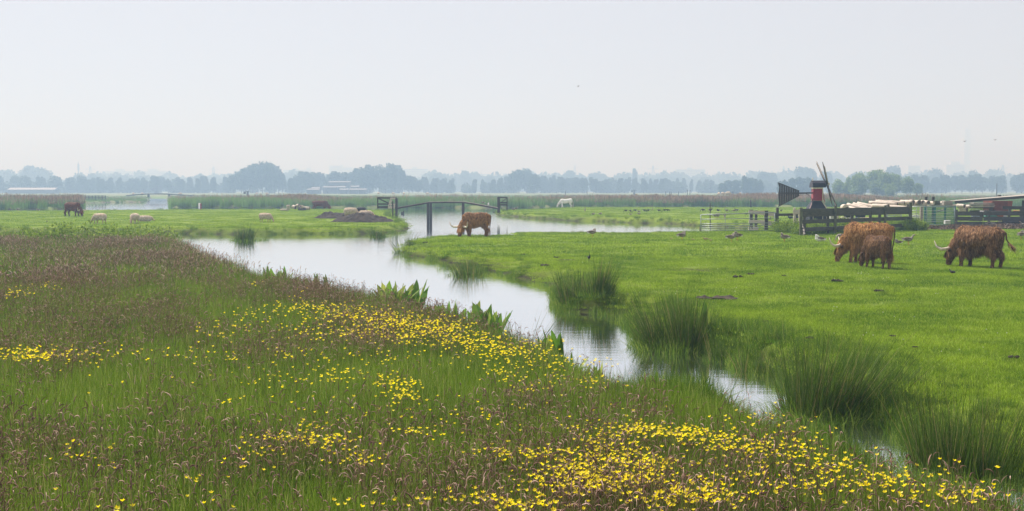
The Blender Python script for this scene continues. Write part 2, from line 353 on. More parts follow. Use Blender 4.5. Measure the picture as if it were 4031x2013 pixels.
def scatter(name, pts, protos, label, cat, rz=None, scl=None, idx=None, tilt=.0):
    pts = np.asarray(pts, np.float32); n = len(pts)
    me = bpy.data.meshes.new(name); me.vertices.add(n); me.vertices.foreach_set('co', pts.ravel())
    rot = np.zeros((n, 3), np.float32); rot[:, 2] = rng.random(n)*6.283 if rz is None else rz
    rot[:, :2] = (rng.random((n, 2))-.5)*2*tilt
    scl = np.ones(n) if scl is None else np.asarray(scl)
    if scl.ndim == 1: scl = np.repeat(scl[:, None], 3, 1)
    a = me.attributes.new('rot', 'FLOAT_VECTOR', 'POINT'); a.data.foreach_set('vector', rot.ravel())
    a = me.attributes.new('scl', 'FLOAT_VECTOR', 'POINT'); a.data.foreach_set('vector', scl.astype(np.float32).ravel())
    a = me.attributes.new('idx', 'INT', 'POINT'); a.data.foreach_set('value', (rng.integers(0, len(protos), n) if idx is None else idx).astype(np.int32))
    cc = bpy.data.collections.new(name + '_kinds')
    for k, pm in enumerate(protos): cc.objects.link(bpy.data.objects.new('%s_kind_%02d' % (name, k), pm))
    o = obj(name, me); tag(o, label, cat, None, 'stuff')
    ng = bpy.data.node_groups.new(name, 'GeometryNodeTree'); N = ng.nodes.new; L = ng.links.new
    ng.interface.new_socket('Geometry', in_out='INPUT', socket_type='NodeSocketGeometry')
    ng.interface.new_socket('Geometry', in_out='OUTPUT', socket_type='NodeSocketGeometry')
    gi, go, ip, ci = N('NodeGroupInput'), N('NodeGroupOutput'), N('GeometryNodeInstanceOnPoints'), N('GeometryNodeCollectionInfo')
    ci.inputs[0].default_value = cc; ci.inputs['Separate Children'].default_value = True; ci.inputs['Reset Children'].default_value = True
    def na(nm, ty): q = N('GeometryNodeInputNamedAttribute'); q.data_type = ty; q.inputs[0].default_value = nm; return q.outputs[0]
    L(gi.outputs[0], ip.inputs['Points']); L(ci.outputs[0], ip.inputs['Instance']); ip.inputs['Pick Instance'].default_value = True
    L(na('idx', 'INT'), ip.inputs['Instance Index']); L(na('rot', 'FLOAT_VECTOR'), ip.inputs['Rotation']); L(na('scl', 'FLOAT_VECTOR'), ip.inputs['Scale'])
    L(ip.outputs[0], go.inputs[0]); o.modifiers.new('scatter', 'NODES').node_group = ng
    return o
def sample_ring(r0, r1, per, half=math.radians(34), dens=None):
    """random points between radii r0..r1 in the wedge in front, per = spacing in metres"""
    A = half*(r1*r1-r0*r0); n = int(A/per**2); r = np.sqrt(r0*r0 + rng.random(n)*(r1*r1-r0*r0)); a = (rng.random(n)*2-1)*half
    return np.stack([np.sin(a)*r, np.cos(a)*r], 1)
def project(P, z):
    """world to photo pixel"""
    dx, dy, dz = P[:, 0], P[:, 1], z-HC
    dep = dy*cp - dz*sp; up = dy*sp + dz*cp
    return CX + F*dx/dep, CY - F*up/dep
g1 = np.random.default_rng(3)
M_green = blade_mat('meadow_blades', [(.10, .20, .014), (.19, .305, .024), (.30, .29, .10)], .5, .45, island=.25)
M_headn = blade_mat('near_seed_heads', [(.22, .125, .090), (.30, .185, .14), (.44, .32, .25)], .8, .15, .9, island=.35)
M_head = blade_mat('seed_heads', [(.32, .21, .15), (.40, .285, .21), (.54, .43, .34)], .8, .2, .8, island=.4)
M_stem = blade_mat('grass_stems', [(.13, .15, .04), (.17, .13, .06)], .8, .4)
M_past = blade_mat('pasture_blades', [(.085, .20, .007), (.245, .385, .018), (.34, .41, .07)], .38, .5, island=.3, contrast=(.36, .60))
M_bank = blade_mat('bank_blades', [(.07, .155, .012), (.125, .235, .02), (.20, .24, .05)], .6, .5, island=.4)
M_rush = blade_mat('rush_stalks', [(.045, .095, .010), (.10, .18, .022), (.24, .18, .08)], 1.2, .25, .5, island=.2)
M_reed = blade_mat('reed_leaves', [(.14, .27, .055), (.19, .34, .07), (.18, .30, .09)], .06, .4, island=.3)
M_plume = blade_mat('reed_plumes', [(.26, .20, .13), (.31, .235, .16)], .3, .3, .9)
M_yel = simple('buttercup_petals', (1.0, .86, .008), (1.0, .80, .006), 30, .5, trans=.5, bump=0, spec=.5)
M_dock = blade_mat('dock_leaves', [(.095, .22, .018), (.15, .31, .028), (.24, .28, .05)], 1.5, .45, .45, spec=.4)
M_white = simple('clover_white', (.8, .8, .76), (.65, .66, .6), 20, .8, bump=0)
# meadow
mg = [mesh_np('meadow_tuft', *blades(110, .22, (.18, .46), .0070, .55, 3, .5, g1), M_green) for _ in range(5)]
mgf = [mesh_np('meadow_tuft_far', *blades(90, .40, (.2, .48), .016, .5, 2, .4, g1), M_green) for _ in range(4)]
mh = []
for k in range(6):
    S, H_ = ribbon_heads(20, .30, (.28, .58), .075, .0038, g1, .75, .35); mh.append(two_mat_mesh('seed_tuft', S, H_, M_stem, M_headn))
mhf = []
for k in range(4):
    S, H_ = ribbon_heads(30, .5, (.28, .55), .09, .0075, g1, .4, .3, .004); mhf.append(two_mat_mesh('seed_tuft_far', S, H_, M_stem, M_head))
def land(P, lo=.1, meadow=None):
    s = sdist(P); k = s > lo
    if meadow is not None: k &= (inside(P, MEADOW) == meadow)
    return k, s
def keepview(P, z=.3, mx=1500, my=900):
    x, y = project(P, z); return (x > -mx) & (x < 4031+mx) & (y < 2013+my)
P = np.concatenate([sample_ring(6.2, 16, .105), sample_ring(16, 30, .16)]); P = P[keepview(P)]
k, s = land(P, .0, True); P = P[k]; Zp = zat(P)
scatter('meadow_grass', np.column_stack([P, Zp-.02]), mg, 'long uncut green grass of the flowering meadow at the front', 'grass', scl=.75+.5*rng.random(len(P)), tilt=.12)
P = sample_ring(28, 75, .30); P = P[keepview(P)]; k, s = land(P, .0, True); P = P[k]; Zp = zat(P)
scatter('distant_meadow_grass', np.column_stack([P, Zp-.02]), mgf, 'long green grass at the far end of the flowering meadow', 'grass', scl=.75+.4*rng.random(len(P)))
def headdens(P):
    x, y = project(P, .45)
    d = .26 + 2.0*fbm(P[:, 0]*.8, P[:, 1]*.45, .55, 4)
    up = np.clip((1330-y)/300, 0, 1)*np.clip((2250-x)/900, 0, 1)
    d = d + .36*up + .22*np.clip((y-1500)/250, 0, 1)*np.clip((2600-x)/900, .15, 1)
    d = d*np.where((P[:, 1] > 49.5) & (P[:, 0] < -11), .05, 1)*np.where((x > 3150) & (y > 1560), .45, 1) + .25*np.clip((x-1700)/1500, 0, 1)*np.clip((y-1350)/200, 0, 1)
    return np.clip(d, .05, 1.1)
P = np.concatenate([sample_ring(6.2, 17, .165), sample_ring(17, 30, .19)]); P = P[keepview(P)]; k, s = land(P, .05, True); P = P[k]; P = P[rng.random(len(P)) < headdens(P)]; Zp = zat(P)
scatter('seed_head_grass', np.column_stack([P, Zp-.02]), mh, 'pinkish brown drooping seed heads of grass in the front meadow', 'grass', scl=.8+.35*rng.random(len(P)), tilt=.1)
P = sample_ring(28, 62, .42); P = P[keepview(P)]; k, s = land(P, .1, True); P = P[k]; P = P[rng.random(len(P)) < headdens(P)*.8]; Zp = zat(P)
scatter('distant_seed_head_grass', np.column_stack([P, Zp-.02]), mhf, 'pinkish brown seed heads of grass at the far end of the meadow', 'grass', scl=.85+.3*rng.random(len(P)))
# pasture
pg = [mesh_np('pasture_tuft', *blades(330, .42, (.02, .075), .0065, 1.0, 2, .4, g1), M_past) for _ in range(5)]
pgf = [mesh_np('pasture_tuft_far', *blades(240, .8, (.03, .10), .018, 1.0, 1, .3, g1), M_past) for _ in range(4)]
P = np.concatenate([sample_ring(11, 26, .23), sample_ring(26, 44, .30)]); P = P[keepview(P)]; k, s = land(P, .25, False); P, s = P[k], s[k]; bare = np.clip((fbm(P[:, 0], P[:, 1], .42, 5)-.24)*14, 0, 1)*np.clip(1.3-np.abs(s-2.5)/4.5, 0, 1); P = P[rng.random(len(P)) > bare*.85]; Zp = zat(P)
scatter('pasture_grass', np.column_stack([P, Zp-.01]), pg, 'short grazed bright green grass of the near pasture', 'grass', scl=.7+.6*rng.random(len(P)))
P = np.concatenate([sample_ring(42, 80, .62), sample_ring(80, 175, 1.1)]); P = P[keepview(P)]; k, s = land(P, .5, False); P = P[k]; Zp = zat(P)
k = (Zp < .2); P, Zp = P[k], Zp[k]
scatter('distant_pasture_grass', np.column_stack([P, Zp-.02]), pgf, 'short grazed green grass of the pastures beyond the water', 'grass', scl=.8+.5*rng.random(len(P)))
# lush grass along every bank
bg = [mesh_np('bank_tuft', *blades(120, .2, (.10, .34), .008, .9, 2, .5, g1), M_bank) for _ in range(4)]
P = np.concatenate([sample_ring(9, 26, .15), sample_ring(26, 80, .26)]); P = P[keepview(P)]; k, s = land(P, -.16); P, s = P[k], s[k]
dn = np.exp(-np.clip(s-.1, 0, 9)/np.where(P[:, 1] < 27, 1.5, .8))*np.clip(.75+2.2*fbm(P[:, 0], P[:, 1], .5, 3), .12, 1)
k = rng.random(len(P)) < dn; P, s = P[k], s[k]; Zp = zat(P); ism = inside(P, MEADOW)
sc_ = (.35+.75*rng.random(len(P)))*np.where(ism, 1.35, np.clip(1.05-s*.35, .3, 1))
scatter('bank_grass', np.column_stack([P, Zp-.02]), bg, 'lush taller grass fringing the water along the banks', 'grass', scl=sc_)
P = sample_ring(80, 172, .5); P = P[keepview(P)]; k, s = land(P, .02, False); P, s = P[k], s[k]; k = (s < 1.0) & (rng.random(len(P)) < .45); P = P[k]; Zp = zat(P)
scatter('distant_bank_grass', np.column_stack([P, Zp-.02]), bg, 'ragged grass on the far banks by the bridge', 'grass', scl=np.clip(.5+1.0*rng.random(len(P)), 0, 2))
# longer tussocky patches on the pasture
P = np.concatenate([sample_ring(12, 30, .42), sample_ring(30, 66, .85)]); P = P[keepview(P)]; k, s = land(P, .3, False); P = P[k]
P = P[rng.random(len(P)) < np.clip(.12+3.4*fbm(P[:, 0], P[:, 1], .35, 4), 0, .95)]; Zp = zat(P)
scatter('pasture_tussocks', np.column_stack([P, Zp-.02]), bg, 'darker tufts of longer grass left standing across the pasture', 'grass', scl=.22+.42*rng.random(len(P))**2)
# small white clover and daisies
cl = mesh_np('clover', *joinVF(*[((MBv, MBf)) for MBv, MBf in [(np.array([(-.012, 0, .05), (.012, 0, .05), (.012, .004, .075), (-.012, .004, .075), (0, -.012, .05), (0, .012, .05), (.004, .012, .075), (.004, -.012, .075)]), np.array([(0, 1, 2, 3), (4, 5, 6, 7)]))]]), M_white)
P = sample_ring(14, 62, 1.5); P = P[keepview(P)]; k, s = land(P, .5, False); P = P[k]
P = P[rng.random(len(P)) < np.clip(.1+2.6*fbm(P[:, 0], P[:, 1], .3, 3), .03, .9)]; P = np.repeat(P, 3, 0) + rng.normal(0, .35, (len(P)*3, 2)); Zp = zat(P)
scatter('clover_flowers', np.column_stack([P, Zp]), [cl], 'scattered tiny white clover flowers in the pasture', 'flowers', scl=.4+.4*rng.random(len(P)))
# ------------------------------------------------ reed beds
def reed_clump(g, plume):
    A = blades(120, .9, (1.1, 1.85), .040, .18, 2, .4, g, .6)
    B = blades(70, .9, (1.55, 2.1), .034, .12, 2, .6, g)
    n = int(62*plume); C_ = blades(max(n, 3), .9, (1.7, 2.35), .055, .15, 2, .6, g)
    V = C_[0].copy(); V[:, 2] = np.where(V[:, 2] < .9, V[:, 2]+1.5, V[:, 2]); C_ = (V, C_[1])
    return two_mat_mesh('reed_clump', joinVF(A, B), C_, M_reed, M_plume)
rc = [reed_clump(g1, 0.02) for _ in range(2)] + [reed_clump(g1, .4) for _ in range(2)] + [reed_clump(g1, 1.4) for _ in range(2)]
def reedbed(x0, x1, d0, d1, sp_, plume, label, hs=1.0):
    hs *= .80
    n = int((x1-x0)/F*(d1*d1-d0*d0)/2/sp_**2); Y = np.sqrt(d0*d0+(d1*d1-d0*d0)*rng.random(n)); X = (x0+(x1-x0)*rng.random(n)-CX)/F*Y; P = np.stack([X, Y], 1)
    s = sdist(P); P, s = P[s > .2], s[s > .2]
    pl = np.clip(plume + 1.9*fbm(P[:, 0], P[:, 1]*.6, .05, 3) + .15*rng.normal(size=len(P)), 0, .99); idx = (pl*3).astype(int)*2 + rng.integers(0, 2, len(P))
    sc = np.repeat((.80+.3*rng.random(len(P)) + .8*fbm(P[:, 0], P[:, 1], .12, 3))[:, None], 3, 1)*hs; sc[:, :2] *= 1.15
    return scatter('reeds', np.column_stack([P, np.full(len(P), -.35)]), rc, label, 'reeds', scl=sc, idx=idx)
reedbed(-350, 322, 167, 190, .85, .52, 'reed bed with pinkish old plumes behind the left hand pasture', 1.05)
reedbed(-350, 322, 190, 330, 2.0, .35, 'reeds stretching back behind the pink plumed reed bed', .9)
reedbed(322, 590, 245, 300, 1.3, .12, 'low green reeds round the small wooden fence by the open water', .50)
reedbed(663, 1564, 187, 225, .9, .10, 'dense green reed bed right of the open water channel')
reedbed(1564, 2250, 177, 215, .85, .28, 'reed bed with brownish tops behind the wooden footbridge')
reedbed(2250, 2900, 184, 215, .9, .25, 'darker reed bed behind the white horse', .92)
reedbed(2900, 4450, 186, 214, .9, .22, 'reed bed with pink tops behind the small red mill')
reedbed(667, 4450, 215, 420, 2.4, .16, 'wide expanse of reed land reaching back towards the trees', .62)
reedbed(-350, 590, 300, 420, 2.4, .10, 'low reeds on the far side of the left channel', .45)

M_soil = simple('dug_earth', (.055, .042, .032), (.016, .013, .010), 7, .97, bump=.8)
for V, Q, p, label in HEAPS: tag(obj('earth_heap', mesh_np('earth_heap', V, Q, M_soil), None, (p.x, p.y, .02)), label, 'earth heap', 'dark earth heaps')
# ------------------------------------------------ rush tussocks: each a thing of its own
def tussock(px, py, n, rad, h, wd, spread, label, lean=(0, 0), z=None, cat='rush', base_green=True, droop=.25):
    p = ground(px, py) if z is None else at(px, py, z)
    p.z = max(float(zat((p.x, p.y))[0]), WZ)
    h = (h[0]*.5, h[1]*1.08); K = max(2, min(9, int(n/330)+2)); parts = []
    for c in range(K):
        a_ = R.uniform(0, 6.28); q_ = rad*R.uniform(.15, .95); f_ = R.uniform(.62, 1.12) if c else 1.12; ox, oy = q_*math.cos(a_), q_*.7*math.sin(a_)
        Vc, Fc = blades(int(n*.40/K), rad*.42, (h[0]*f_*.75, h[1]*f_), wd*1.75, .30, 3, droop, rng, 1.0, out=spread*.38, lin=.75)
        k1, k2 = lean[0]+spread*.55*ox/rad+R.uniform(-.12, .12), lean[1]+spread*.5*oy/rad+R.uniform(-.1, .1); Z_ = np.clip(Vc[:, 2], 0, 9)
        Vc = Vc + np.stack([ox+k1*Z_**1.2, oy+k2*Z_**1.2, -.12*abs(k1)*Z_], 1); parts.append((Vc, Fc))
    V, Fq = joinVF(*parts)
    me = mesh_np('rush_tussock', V, Fq, M_rush); o = obj('rush_tussock', me, None, (p.x, p.y, max(p.z, WZ)-.03)); tag(o, label, cat, 'rush tussocks along the ditch')
    if base_green:
        V, Fq = blades(int(n*.42), rad*1.5, (h[1]*.10, h[1]*.38), wd*1.4, .9, 2, .6, rng, out=spread*1.2)
        obj('lower_leaves', mesh_np('lower_leaves', V, Fq, M_bank), o)
    return o
tussock(979, 920, 1300, .75, (.4, .95), .012, .35, 'round dark rush tussock at the water edge below the grazing lone sheep')
tussock(1494, 908, 700, .5, (.3, .62), .014, .4, 'broad rush tussock below the earth heap on the far bank')
tussock(1587, 994, 420, .34, (.35, 1.0), .008, .75, 'spiky rush tussock standing out in the water at the tip of the near pasture', (-.12, 0), WZ)
tussock(1628, 992, 260, .28, (.2, .5), .008, .5, 'low green rush tuft just right of the spiky one at the pasture tip', (0, 0), WZ)
tussock(1836, 1040, 900, .5, (.4, .85), .007, .55, 'dark rush tussock on the inlet bank below the middle cow', (-.25, 0))
tussock(2262, 1200, 1700, .36, (.5, 1.08), .006, .38, 'tall rush tussock at the corner of the channel, left one of the touching pair', (-.08, 0), -.3)
tussock(2352, 1198, 1900, .36, (.5, 1.08), .006, .42, 'tall rush tussock at the corner of the channel, right one of the touching pair', (.06, 0), -.25)
tussock(2640, 1330, 3200, .52, (.6, 1.28), .0058, .50, 'large leaning rush tussock between the corner pair and the huge fanned one', (-.22, 0), -.2)
tussock(2735, 1325, 1100, .40, (.4, .95), .0058, .5, 'smaller rush tuft on the right flank of the large leaning tussock', (.1, 0), -.2)
tussock(2862, 1385, 420, .28, (.3, .62), .005, .5, 'small thin rush tuft on the bank between two large tussocks', (.05, 0), -.25)
tussock(2960, 1440, 320, .25, (.25, .5), .005, .6, 'small green rush tuft at the left foot of the huge fanned tussock', (0, 0), -.3)
tussock(3230, 1612, 3400, .46, (.7, 1.32), .0046, .62, 'huge fanned rush tussock with stalks leaning right over the pasture', (.20, 0), -.3)
tussock(3390, 1600, 600, .36, (.6, 1.2), .0046, .7, 'right hand spray of stalks beside the huge fanned tussock', (.5, 0), -.3)
tussock(3790, 1822, 3400, .5, (.45, .98), .0042, .52, 'dense rush tussock at the lower right corner of the view', (.06, 0), -.3)
tussock(2060, 1290, 150, .3, (.35, .85), .005, .8, 'thin see-through rush tuft on the near bank between two docks', (.15, 0))
tussock(1020, 1062, 130, .4, (.3, .62), .007, .8, 'thin rush tuft on the near bank left of the first docks', (.1, 0))
tussock(850, 1020, 150, .8, (.3, .6), .009, .6, 'sparse rush fringe at the far left end of the near bank', (.1, 0))
tussock(463, 1108, 420, .45, (.25, .5), .010, .5, 'small dark rush tuft standing alone in the brown meadow')
tussock(2510, 1672, 500, .28, (.28, .50), .004, .5, 'dark green grass tuft in the buttercup meadow', base_green=False)
tussock(380, 938, 500, 1.0, (.5, .95), .012, .3, 'rush clump among the weeds at the left ditch')
tussock(585, 935, 420, 1.2, (.5, 1.0), .012, .3, 'rush clump at the right end of the weedy left ditch')
# ------------------------------------------------ docks
def leafVF(L, W, bend, az, base, twist=0.0, K=7):
    d = np.array([math.cos(az), math.sin(az), 0]); w0 = np.array([-d[1], d[0], 0]); V = []; p = np.array(base, float); ang = bend[0]
    for k in range(K+1):
        t = k/K; wk = W*(math.sin(math.pi*min(1, t*.92+.06))**.75)*(1 if t < .97 else .1)*(.12 if t < .12 else 1)
        n_ = d*math.cos(ang) - np.array([0, 0, math.sin(ang)])
        wv = w0*math.cos(twist) + n_*math.sin(twist); wav = .10*W*math.sin(k*2.4+az*3)
        V += [p - wv*wk + n_*(wk*.35+wav), p.copy(), p + wv*wk + n_*(wk*.35-wav)]
        p = p + (d*math.sin(ang) + np.array([0, 0, math.cos(ang)]))*L/K; ang += (bend[1]-bend[0])/K
    Fs = []
    for k in range(K):
        for q in (0, 1): Fs.append([3*k+q, 3*k+q+1, 3*k+q+4, 3*k+q+3])
    return np.array(V), np.array(Fs)
def dock(px, py, n, L, label, rad=.18, tilt=.9, z=None):
    p = ground(px, py) if z is None else at(px, py, z)
    e = empty('dock_plant', (p.x, p.y, max(p.z, WZ)-.03), 0, label, 'dock plant', 'dock plants along the near bank')
    for i in range(int(n*1.35)):
        az = R.uniform(0, 6.28); b0 = R.uniform(.03, .6*tilt); l = L*1.02*R.uniform(.6, 1.08)
        V, Fq = leafVF(l, l*R.uniform(.085, .125), (b0, b0+R.uniform(.2, 1.0)*tilt), az, (rad*R.uniform(-1, 1), rad*.6*R.uniform(-1, 1), 0), R.uniform(-1.2, 1.2))
        obj('leaf', mesh_np('leaf', V, Fq, M_dock, True), e)
    return e
dock(925, 1050, 6, .5, 'small dock plant at the far left end of the near bank docks')
dock(1082, 1074, 18, .66, 'dock clump with one broad leaf leaning left on the near bank', .3)
dock(1185, 1092, 8, .5, 'low dock clump just left of the slim upright one', .3, .5)
dock(1232, 1094, 7, .58, 'slim upright dock on the near bank with three pointed leaves', .2, .4)
dock(1282, 1096, 5, .62, 'dock with two narrow leaves spread in a V beside the water', .15, .8)
dock(1578, 1176, 40, .86, 'largest dock clump with many big glossy leaves standing against the water', .42)
dock(1724, 1200, 9, .5, 'small dock just right of the largest clump', .25)
dock(1776, 1212, 12, .60, 'tall narrow leaved dock left of the middle of the near bank', .25, .6)
dock(1838, 1232, 8, .52, 'dock with two slim upright leaves between taller docks', .18, .45)
dock(1908, 1252, 16, .80, 'dock with one large dark leaf leaning left over the water', .3, .7)
dock(1960, 1264, 10, .66, 'dock with a tall pointed leaf beside the thin rush tuft', .2, .5)
dock(2145, 1335, 8, .45, 'light green dock nearest below the channel corner', .2, .6)
dock(2185, 1338, 9, .62, 'tall dark dock at the bend of the near bank', .16, .5)
dock(2262, 1370, 4, .45, 'dock with a single leaf leaning right over the water', .1, 1.3)
dock(2325, 1402, 7, .36, 'small dock on the near bank opposite the large leaning rushes', .15, .7)
dock(2572, 1452, 6, .42, 'pale green dock half sunk in the brown meadow grass', .14, .5)
dock(2768, 1300, 3, .55, 'single pale dock leaf standing in the rushes of the far bank', .06, .2, -.1)
dock(3490, 1800, 3, .36, 'single dark dock leaf standing at the right end of the channel', .04, .4)
# ------------------------------------------------ weeds along the left ditch
M_weed = blade_mat('weed_leaves', [(.12, .21, .015), (.19, .30, .03), (.25, .32, .06)], .5, .5, island=.4)
def leafball(n, rad, h, size, g=None):
    g = g or rng; u = g.normal(size=(n, 3)); u /= np.linalg.norm(u, axis=1)[:, None]; r = g.random(n)**.4
    C_ = u*r[:, None]*np.array([rad, rad, h/2]) + np.array([0, 0, h/2])
    a = g.normal(size=(n, 3)); a /= np.linalg.norm(a, axis=1)[:, None]; b = np.cross(a, g.normal(size=(n, 3))); b /= np.linalg.norm(b, axis=1)[:, None]
    s = size*(.5+g.random(n))[:, None]; V = np.stack([C_-a*s, C_-b*s*.55, C_+a*s, C_+b*s*.55], 1).reshape(-1, 3)
    return V, np.arange(4*n).reshape(n, 4)
wd = [mesh_np('weed_kind', *joinVF(leafball(150, .42, .5+.15*k, .05, g1), blades(14, .3, (.4, .8), .02, .3, 2, .3, g1)), M_weed) for k in range(4)]
n = 1100; X = rng.uniform(-46, -15.2, n); yb = 50.5 + 8.5*rng.random(n); P = np.stack([X, yb + rng.normal(0, .8, n)], 1)
k = (sdist(P) > .15) & inside(P, MEADOW) & (rng.random(n) < np.clip(.55+2.5*fbm(P[:, 0], P[:, 1], .25, 3), .1, 1)); P = P[k]
dn = np.clip(.55+.5*np.clip((P[:, 0]+30)/10, 0, 1), 0, 1)
scatter('weeds', np.column_stack([P, zat(P)]), wd, 'bright green leafy weeds growing along the ditch at the left', 'weeds', scl=(.5+.7*rng.random(len(P))**1.5)*dn)
# ------------------------------------------------ buttercups
def buttercup_mesh(g):
    V, Fs = [], []; t = .35+.5*g.random(); r = .0155
    for k in range(5):
        a0, a1, am = k*1.2566-.62, k*1.2566+.62, k*1.2566
        c = lambda a, q, z: (q*math.cos(a), q*math.sin(a), z)
        o = len(V); V += [(0, 0, 0), c(a0, r*.75, r*.45), c(am, r*1.12, r*(.75+.3*t)), c(a1, r*.75, r*.45)]; Fs.append([o, o+1, o+2, o+3])
    return np.array(V), np.array(Fs)
bc = [mesh_np('flower', *buttercup_mesh(g1), M_yel) for _ in range(3)]
def stem_vf(h, lx, ly):
    V = []; 
    for t in (0, .5, 1): V += [(-.0012+lx*t*t-lx, ly*t*t-ly, -h*(1-t)), (.0012+lx*t*t-lx, ly*t*t-ly, -h*(1-t))]
    return np.array(V), np.array([[0, 1, 3, 2], [2, 3, 5, 4]])
# patches where they grow: photo x, y of the flower heads, spread x, y, number
patches = [(1300,1215,150,22,170),(1420,1245,190,30,330),(1560,1270,170,30,330),(1730,1290,130,32,300),(1620,1325,120,25,140),(1450,1310,150,25,120),(1130,1215,110,25,70),(1000,1235,90,25,40),
 (1870,1345,140,35,300),(2050,1370,150,35,170),(1960,1390,120,30,160),(1250,1310,180,30,120),(900,1300,160,40,60),(160,1400,120,25,150),(330,1400,150,40,90),(70,1395,80,25,90),(60,1150,70,18,60),(190,1130,50,14,25),
 (640,1390,160,30,35),(880,1400,120,30,35),(1020,1110,30,14,14),(1200,1140,20,12,9),(1180,1400,150,30,60),(1320,1480,110,28,90),(1560,1510,90,35,160),(1600,1560,70,20,70),(1100,1500,140,35,50),(1500,1410,150,30,60),(2200,1430,150,25,110),(2000,1460,170,30,100),
 (2130,1520,160,30,60),(2330,1500,120,25,50),(920,1580,40,14,12),(1130,1720,130,22,70),(1300,1740,120,30,60),(1020,1770,70,30,22),(1250,1670,70,14,16),(1420,1800,110,35,40),(1650,1700,90,20,30),
 (2500,1690,180,25,130),(2640,1700,120,20,90),(2380,1720,120,30,60),(2760,1720,110,30,110),(2900,1760,140,40,120),(2400,1790,160,35,150),(2530,1830,150,35,140),(2260,1840,160,40,130),(2350,1900,150,35,140),(2480,1880,140,30,120),
 (2100,1790,140,25,55),(1980,1780,130,30,45),(2180,1900,160,50,100),(2700,1920,140,40,90),(2800,1960,130,30,80),(2600,1960,140,35,70),(3100,1760,130,50,90),(3250,1820,150,50,90),(3350,1900,200,50,100),(3000,1880,160,50,80),(3560,1890,150,35,50),
 (3800,1930,150,45,35),(3650,1960,150,30,40),(2060,1990,160,20,60),(1900,1960,140,30,45),(290,1745,40,25,8),(310,1800,60,14,14),(440,1760,20,18,5),(430,1840,60,12,4),(830,1880,70,14,8),(700,1980,500,40,14),(1500,1980,250,30,18),(930,1830,110,35,12),(3750,1820,40,8,5),(3930,1840,20,6,4),
 (2000,1650,500,50,60),(1400,1620,500,60,50),(3000,1650,250,40,40),(600,1500,400,60,18)]
BX, BY = [], []
for (x, y, sx, sy, n) in patches:
    n = int(n*(.55 if y < 1650 else .8)); q = rng.normal(size=(n, 2)); BX += list(x+q[:, 0]*sx*.62); BY += list(y+q[:, 1]*sy*.62)
BX, BY = np.array(BX), np.array(BY); zf = np.where(BY > 1500, .40, .38) + .15*rng.random(len(BX)) - .02
pts = np.array([tuple(at(a, b, float(c))) for a, b, c in zip(BX, BY, zf)]); k, s = land(pts[:, :2], .05, True); k &= (np.abs(BX-2015) < 2100) & (BY < 2080); pts = pts[k]
order = np.argsort(pts[:, 1] + (np.abs(pts[:, 0]/pts[:, 1]) > .47)*100); near300 = pts[order[:300]]; rest = pts[order[300:]]
# the 300 nearest each as a thing (stem > flower), sharing mesh data
stems = []
for q in range(5):
    h = .30+.03*q; me = mesh_np('stem', *stem_vf(h, R.uniform(-.05, .05), R.uniform(-.05, .05)), M_stem); stems.append(me)
gz = zat(near300[:, :2])
for i, p in enumerate(near300):
    e = link(bpy.data.objects.new('buttercup', None)); e.empty_display_size = .02; e.location = (p[0], p[1], gz[i])
    tag(e, 'glossy yellow buttercup on a thin stem near the lower edge of the photo', 'buttercup', 'buttercups nearest the camera')
    hgt = p[2]-gz[i]; st = link(bpy.data.objects.new('stem', stems[i % 5]), e); st.location = (0, 0, hgt); st.rotation_euler = (0, 0, R.uniform(0, 6.28)); st.scale = (1, 1, hgt/(.30+.03*(i % 5)))
    fl = link(bpy.data.objects.new('flower', bc[i % 3]), e); fl.location = (0, 0, hgt); fl.rotation_euler = (R.uniform(-.5, .5), R.uniform(-.5, .5), R.uniform(0, 6.28)); s_ = R.uniform(.85, 1.3); fl.scale = (s_, s_, s_)
bcs = []
for q in range(4):
    A, B = buttercup_mesh(g1), stem_vf(.34, R.uniform(-.05, .05), R.uniform(-.05, .05)); bcs.append(two_mat_mesh('buttercup_kind', A, B, M_yel, M_stem))
dd = np.hypot(rest[:, 0], rest[:, 1])
scatter('buttercups', rest, bcs, 'countless smaller yellow buttercups spread in drifts through the meadow further back', 'buttercups', scl=(.85+.5*rng.random(len(rest)))*np.clip(dd/15, .85, 1.12), tilt=.4)
# taller grass leaning over the ditch where the near bank hides the water
pl = sorted([(p[0], p[1]) for p in near]); lx, ly = zip(*pl); P = []
for (xa, xb, n_) in ((2560, 2760, 300), (3080, 3330, 330), (3660, 3860, 160), (680, 1500, 260), (1640, 2050, 90)):
    for _ in range(n_):
        x = R.uniform(xa, xb); y = float(np.interp(x, lx, ly))+R.uniform(-14, 26)*(1 if x > 2500 else .35); q = at(x, y, .3); P.append((q.x, q.y, max(float(zat((q.x, q.y))[0]), -.45)))
scatter('bank_grass', np.array(P), bg, 'tall loose grass leaning over the ditch on the meadow side', 'grass', scl=1.2+1.1*rng.random(len(P)))
rb = [q for q in right_pasture if q[2] == WZ and q[1] > 1130]; P = []
for (xa, ya, _), (xb, yb, _) in zip(rb, rb[1:]):
    a_, b_ = at(xa, ya, WZ), at(xb, yb, WZ)
    for _ in range(int((b_-a_).length*17)):
        t = R.random(); q = a_.lerp(b_, t) + Vector((R.gauss(.12, .32), R.gauss(.18, .35), 0)); s_ = float(sdist(np.array([[q.x, q.y]]))[0])
        if s_ > -.12: P.append((q.x, q.y, max(float(zat((q.x, q.y))[0]), -.45)))
P = np.array(P); P = P[rng.random(len(P)) < np.clip(.55+2.4*fbm(P[:, 0], P[:, 1], .7, 3), .1, 1)]
scatter('bank_grass', P, bg, 'rank grass between the rush tussocks on the pasture bank', 'grass', scl=.6+.8*rng.random(len(P)))
